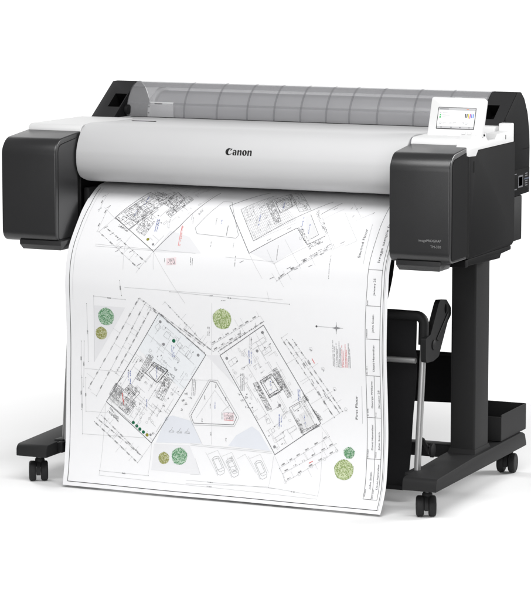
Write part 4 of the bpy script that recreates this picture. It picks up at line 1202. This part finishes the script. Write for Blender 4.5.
def tree(c, p, r, rnd):
    fill([(p[0]+r*cos(i*pi/14), p[1]+r*sin(i*pi/14)) for i in range(28)], c+'_light')
    for i in range(int(240*(r/.02)**2)+60):
        t = rnd.uniform(0, 2*pi); q = r*math.sqrt(rnd.random())*(1+.05*sin(5*t)); o = Vector((p[0]+q*cos(t), p[1]+q*sin(t))); sz = rnd.uniform(.0010, .0019)
        t2 = rnd.uniform(0, 6.28)
        face([o+Vector((cos(t2+k*2.1), sin(t2+k*2.1)))*sz for k in range(3)], c, .0005+.00001*(i % 9))
    for i in range(28): 
        t0, t1 = 2*pi*i/28, 2*pi*(i+.75)/28; strip((p[0]+r*cos(t0), p[1]+r*sin(t0)), (p[0]+r*cos(t1), p[1]+r*sin(t1)), .0005, c)
def dims(n, seed, p0, p1):
    rnd = random.Random(seed); a = Vector(p0); b = Vector(p1); d = b-a; strip(a, b, .0006, 'faint')
    u = d.normalized(); up = Vector((-u.y, u.x)); 
    if up.x > 0: up = -up
    n = n+1 if n > 2 else n; ts = [0]+sorted((q+rnd.uniform(.75, 1.25))/n for q in range(n-1))+[1]
    for t in ts:
        o = a+d*t; face([o+Vector((cos(k*1.257), sin(k*1.257)))*.0011 for k in range(5)], 'dark')
    for t in ts:
        if n > 2 and rnd.random() < .7:
            o = a+d*t; q = rnd.choice((-1, 1, 1))*rnd.uniform(.008, .026); strip(o, o-up*q, .0004, 'hair')
    for t0, t1 in zip(ts, ts[1:]):
        if (t1-t0)*d.length < .010: continue
        m_ = a+d*((t0+t1)/2)+up*.0022; w = .0055
        scribble(5, 'mid', 3.6, m_-u*w, m_+u*w, rnd); 
def clutter(n, seed, c, p, q, r):
    """walls, steps and fittings of a plan: short runs on a fine square grid"""
    rnd = random.Random(seed); p = Vector(p); e1 = Vector(q)-p; e2 = Vector(r)-p
    if n >= 10 and c == 'dark': c = 'mid'
    cell = .0036 if n >= 10 else .0017; lw = .88 if n >= 10 else .6
    n1 = max(2, round(e1.length/cell)); n2 = max(2, round(e2.length/cell)); d1 = e1/n1; d2 = e2/n2
    dens = min(.95, n*2.2/(n1*n2))
    if n >= 26:
        for a, b in ((p, p+e1), (p+e2, p+e1+e2), (p, p+e2), (p+e1, p+e1+e2)): strip(a, b, .0008, c)
    for i in range(n1):
        for j in range(n2):
            o = p+d1*i+d2*j
            if rnd.random() > dens: continue
            k = rnd.random()
            if k < .28: strip(o, o+d1*min(rnd.choice((1, 2, 3, 5)), n1-i), .0008*lw, c)
            elif k < .66: strip(o, o+d2*min(rnd.choice((1, 2, 3, 5)), n2-j), .0008*lw, c)
            elif k < .82:
                z = [o+d1*.12+d2*.12, o+d1*.88+d2*.12, o+d1*.88+d2*.88, o+d1*.12+d2*.88]
                for t in range(4): strip(z[t], z[(t+1) % 4], .0006*lw, c)
            elif k < .94: 
                for t in (.25, .5, .75): strip(o+d1*t, o+d1*t+d2, .0005*lw, c)
            else: face([o, o+d1*.6, o+d1*.6+d2*.8, o+d2*.8], c)
def rooms(T, R, L, seed, n, b0=0., b1=1.):
    """thin partition, furniture and setting-out lines inside one plan outline"""
    rnd = random.Random(seed); T = Vector(T); ea = Vector(R)-T; eb = Vector(L)-T
    at_ = lambda a, b: T+ea*a+eb*b
    for i in range(n):
        a = round(rnd.uniform(.03, .97)*24)/24; b = round(rnd.uniform(b0+.02, b1-.02)*34)/34; k = rnd.random(); c = rnd.choice(('hair', 'hair', 'grey', 'mid'))
        if k < .35: strip(at_(a, b), at_(min(.98, a+rnd.uniform(.04, .22)), b), .0005, c)
        elif k < .7: strip(at_(a, b), at_(a, min(b1-.01, b+rnd.uniform(.04, .18))), .0005, c)
        elif k < .85:
            w, h = rnd.uniform(.02, .05), rnd.uniform(.015, .035); z = [at_(a, b), at_(a+w, b), at_(a+w, b+h), at_(a, b+h)]
            if a+w < .98 and b+h < b1:
                for t in range(4): strip(z[t], z[(t+1) % 4], .0004, c)
        else:
            o = at_(a, b); u = eb.normalized(); scribble(3, 'mid', 2.4, o, o+u*.0045, rnd)
RND = random.Random(11); SW = .0006
for it in DRAWING:
    k = it[0]
    if k == 'L':
        for a, b in zip(it[3], it[3][1:]): strip(a, b, max(it[1]*1.12, .52)*.001, it[2])
    elif k == 'P': fill(it[2], it[1])
    elif k == 'T': words(it[1], it[2], it[3], it[4][0], it[4][1])
    elif k == 'S': scribble(it[1], it[2], it[3], it[4][0], it[4][1], RND)
    elif k == 'G': tree(it[1], it[2], it[3], RND)
    elif k == 'F': face([(it[2][0]+it[3]*cos(i*pi/5), it[2][1]+it[3]*sin(i*pi/5)) for i in range(10)], it[1])
    elif k == 'C':
        for i in range(8): strip((it[2][0]+it[3]*cos(i*pi/4), it[2][1]+it[3]*sin(i*pi/4)), (it[2][0]+it[3]*cos((i+1)*pi/4), it[2][1]+it[3]*sin((i+1)*pi/4)), .0004, it[1])
    elif k == 'D': dims(it[1], it[2], *it[3])
    elif k == 'B': clutter(it[1], it[2], it[3], *it[4])
    elif k == 'E': pass
PLANS = [it[3] for it in DRAWING if it[0] == 'L' and it[2] == 'dark' and it[1] == 1.3 and len(it[3]) == 5]
for q, p5 in enumerate(PLANS):
    rooms(p5[0], p5[1], p5[3], 40+q, 150)
for q, (T, R, L) in enumerate(((UP1, UP2, UP3), (UP4, UP5, UP6))):
    rooms(T, R, L, 60+q, 120)
sheet = obj('printed_sheet', bm, MATS, None, ang=60)
sheet['label'] = 'long white sheet of architectural floor plans coming out of the printer down to the floor'
sheet['category'] = 'paper sheet'

# ------------------------------------------------------------------ studio floor, light, camera
bm = new()
v = [bm.verts.new(p) for p in ((-3.5, -.95, 0), (3.5, -.95, 0), (3.5, 1.4, 0), (-3.5, 1.4, 0))]; bm.faces.new(v)
mf, nt, b = principled('white_studio_floor')
n = nt.nodes.new('ShaderNodeTexNoise'); n.inputs['Scale'].default_value = 3
tc = nt.nodes.new('ShaderNodeTexCoord'); nt.links.new(tc.outputs['Object'], n.inputs['Vector'])
mx = nt.nodes.new('ShaderNodeMix'); mx.data_type = 'RGBA'; mx.inputs['A'].default_value = (.90, .90, .90, 1); mx.inputs['B'].default_value = (.92, .92, .92, 1)
nt.links.new(n.outputs['Fac'], mx.inputs['Factor']); nt.links.new(mx.outputs['Result'], b.inputs['Base Color'])
b.inputs['Roughness'].default_value = .9; b.inputs['Specular IOR Level'].default_value = .0
M['floor'] = mf
fl = obj('floor', bm, 'floor'); fl['kind'] = 'structure'

W = bpy.data.worlds.new('World'); S.world = W; W.use_nodes = True
nt = W.node_tree; N = nt.nodes; L = nt.links
bg = N['Background']
tc = N.new('ShaderNodeTexCoord'); dp = N.new('ShaderNodeVectorMath'); dp.operation = 'DOT_PRODUCT'
dp.inputs[1].default_value = (-.407, .913, 0)
L.new(tc.outputs['Generated'], dp.inputs[0])
mr = N.new('ShaderNodeMapRange'); mr.interpolation_type = 'SMOOTHSTEP'
mr.inputs['From Min'].default_value = .78; mr.inputs['From Max'].default_value = .93; mr.inputs['To Min'].default_value = WORLD_DARK; mr.inputs['To Max'].default_value = WORLD_BACK
L.new(dp.outputs['Value'], mr.inputs['Value'])
L.new(mr.outputs['Result'], bg.inputs['Strength']); bg.inputs['Color'].default_value = (1, 1, 1, 1)

def area(name, loc, target, sx, sy, power):
    l = bpy.data.lights.new(name, 'AREA'); l.shape = 'RECTANGLE'; l.size = sx; l.size_y = sy; l.energy = power
    o = bpy.data.objects.new(name, l); COL.objects.link(o); o.location = loc
    o.rotation_euler = (Vector(target)-Vector(loc)).to_track_quat('-Z', 'Y').to_euler()
    return o
for a in LIGHTS: area(*a)

cam = bpy.data.cameras.new('camera'); co = bpy.data.objects.new('camera', cam); COL.objects.link(co)
cam.sensor_fit = 'VERTICAL'; cam.sensor_height = 24; cam.lens = 24*2893.45/600; cam.clip_end = 200
yaw, pit = .4196, .1397
co.location = (3.1706, -7.1533, 1.593); co.rotation_euler = (pi/2-pit, 0, yaw)
S.camera = co
S.view_settings.view_transform = 'Standard'; S.view_settings.look = 'None'; S.view_settings.exposure = EXPOSURE; S.view_settings.gamma = 1
S.render.film_transparent = False
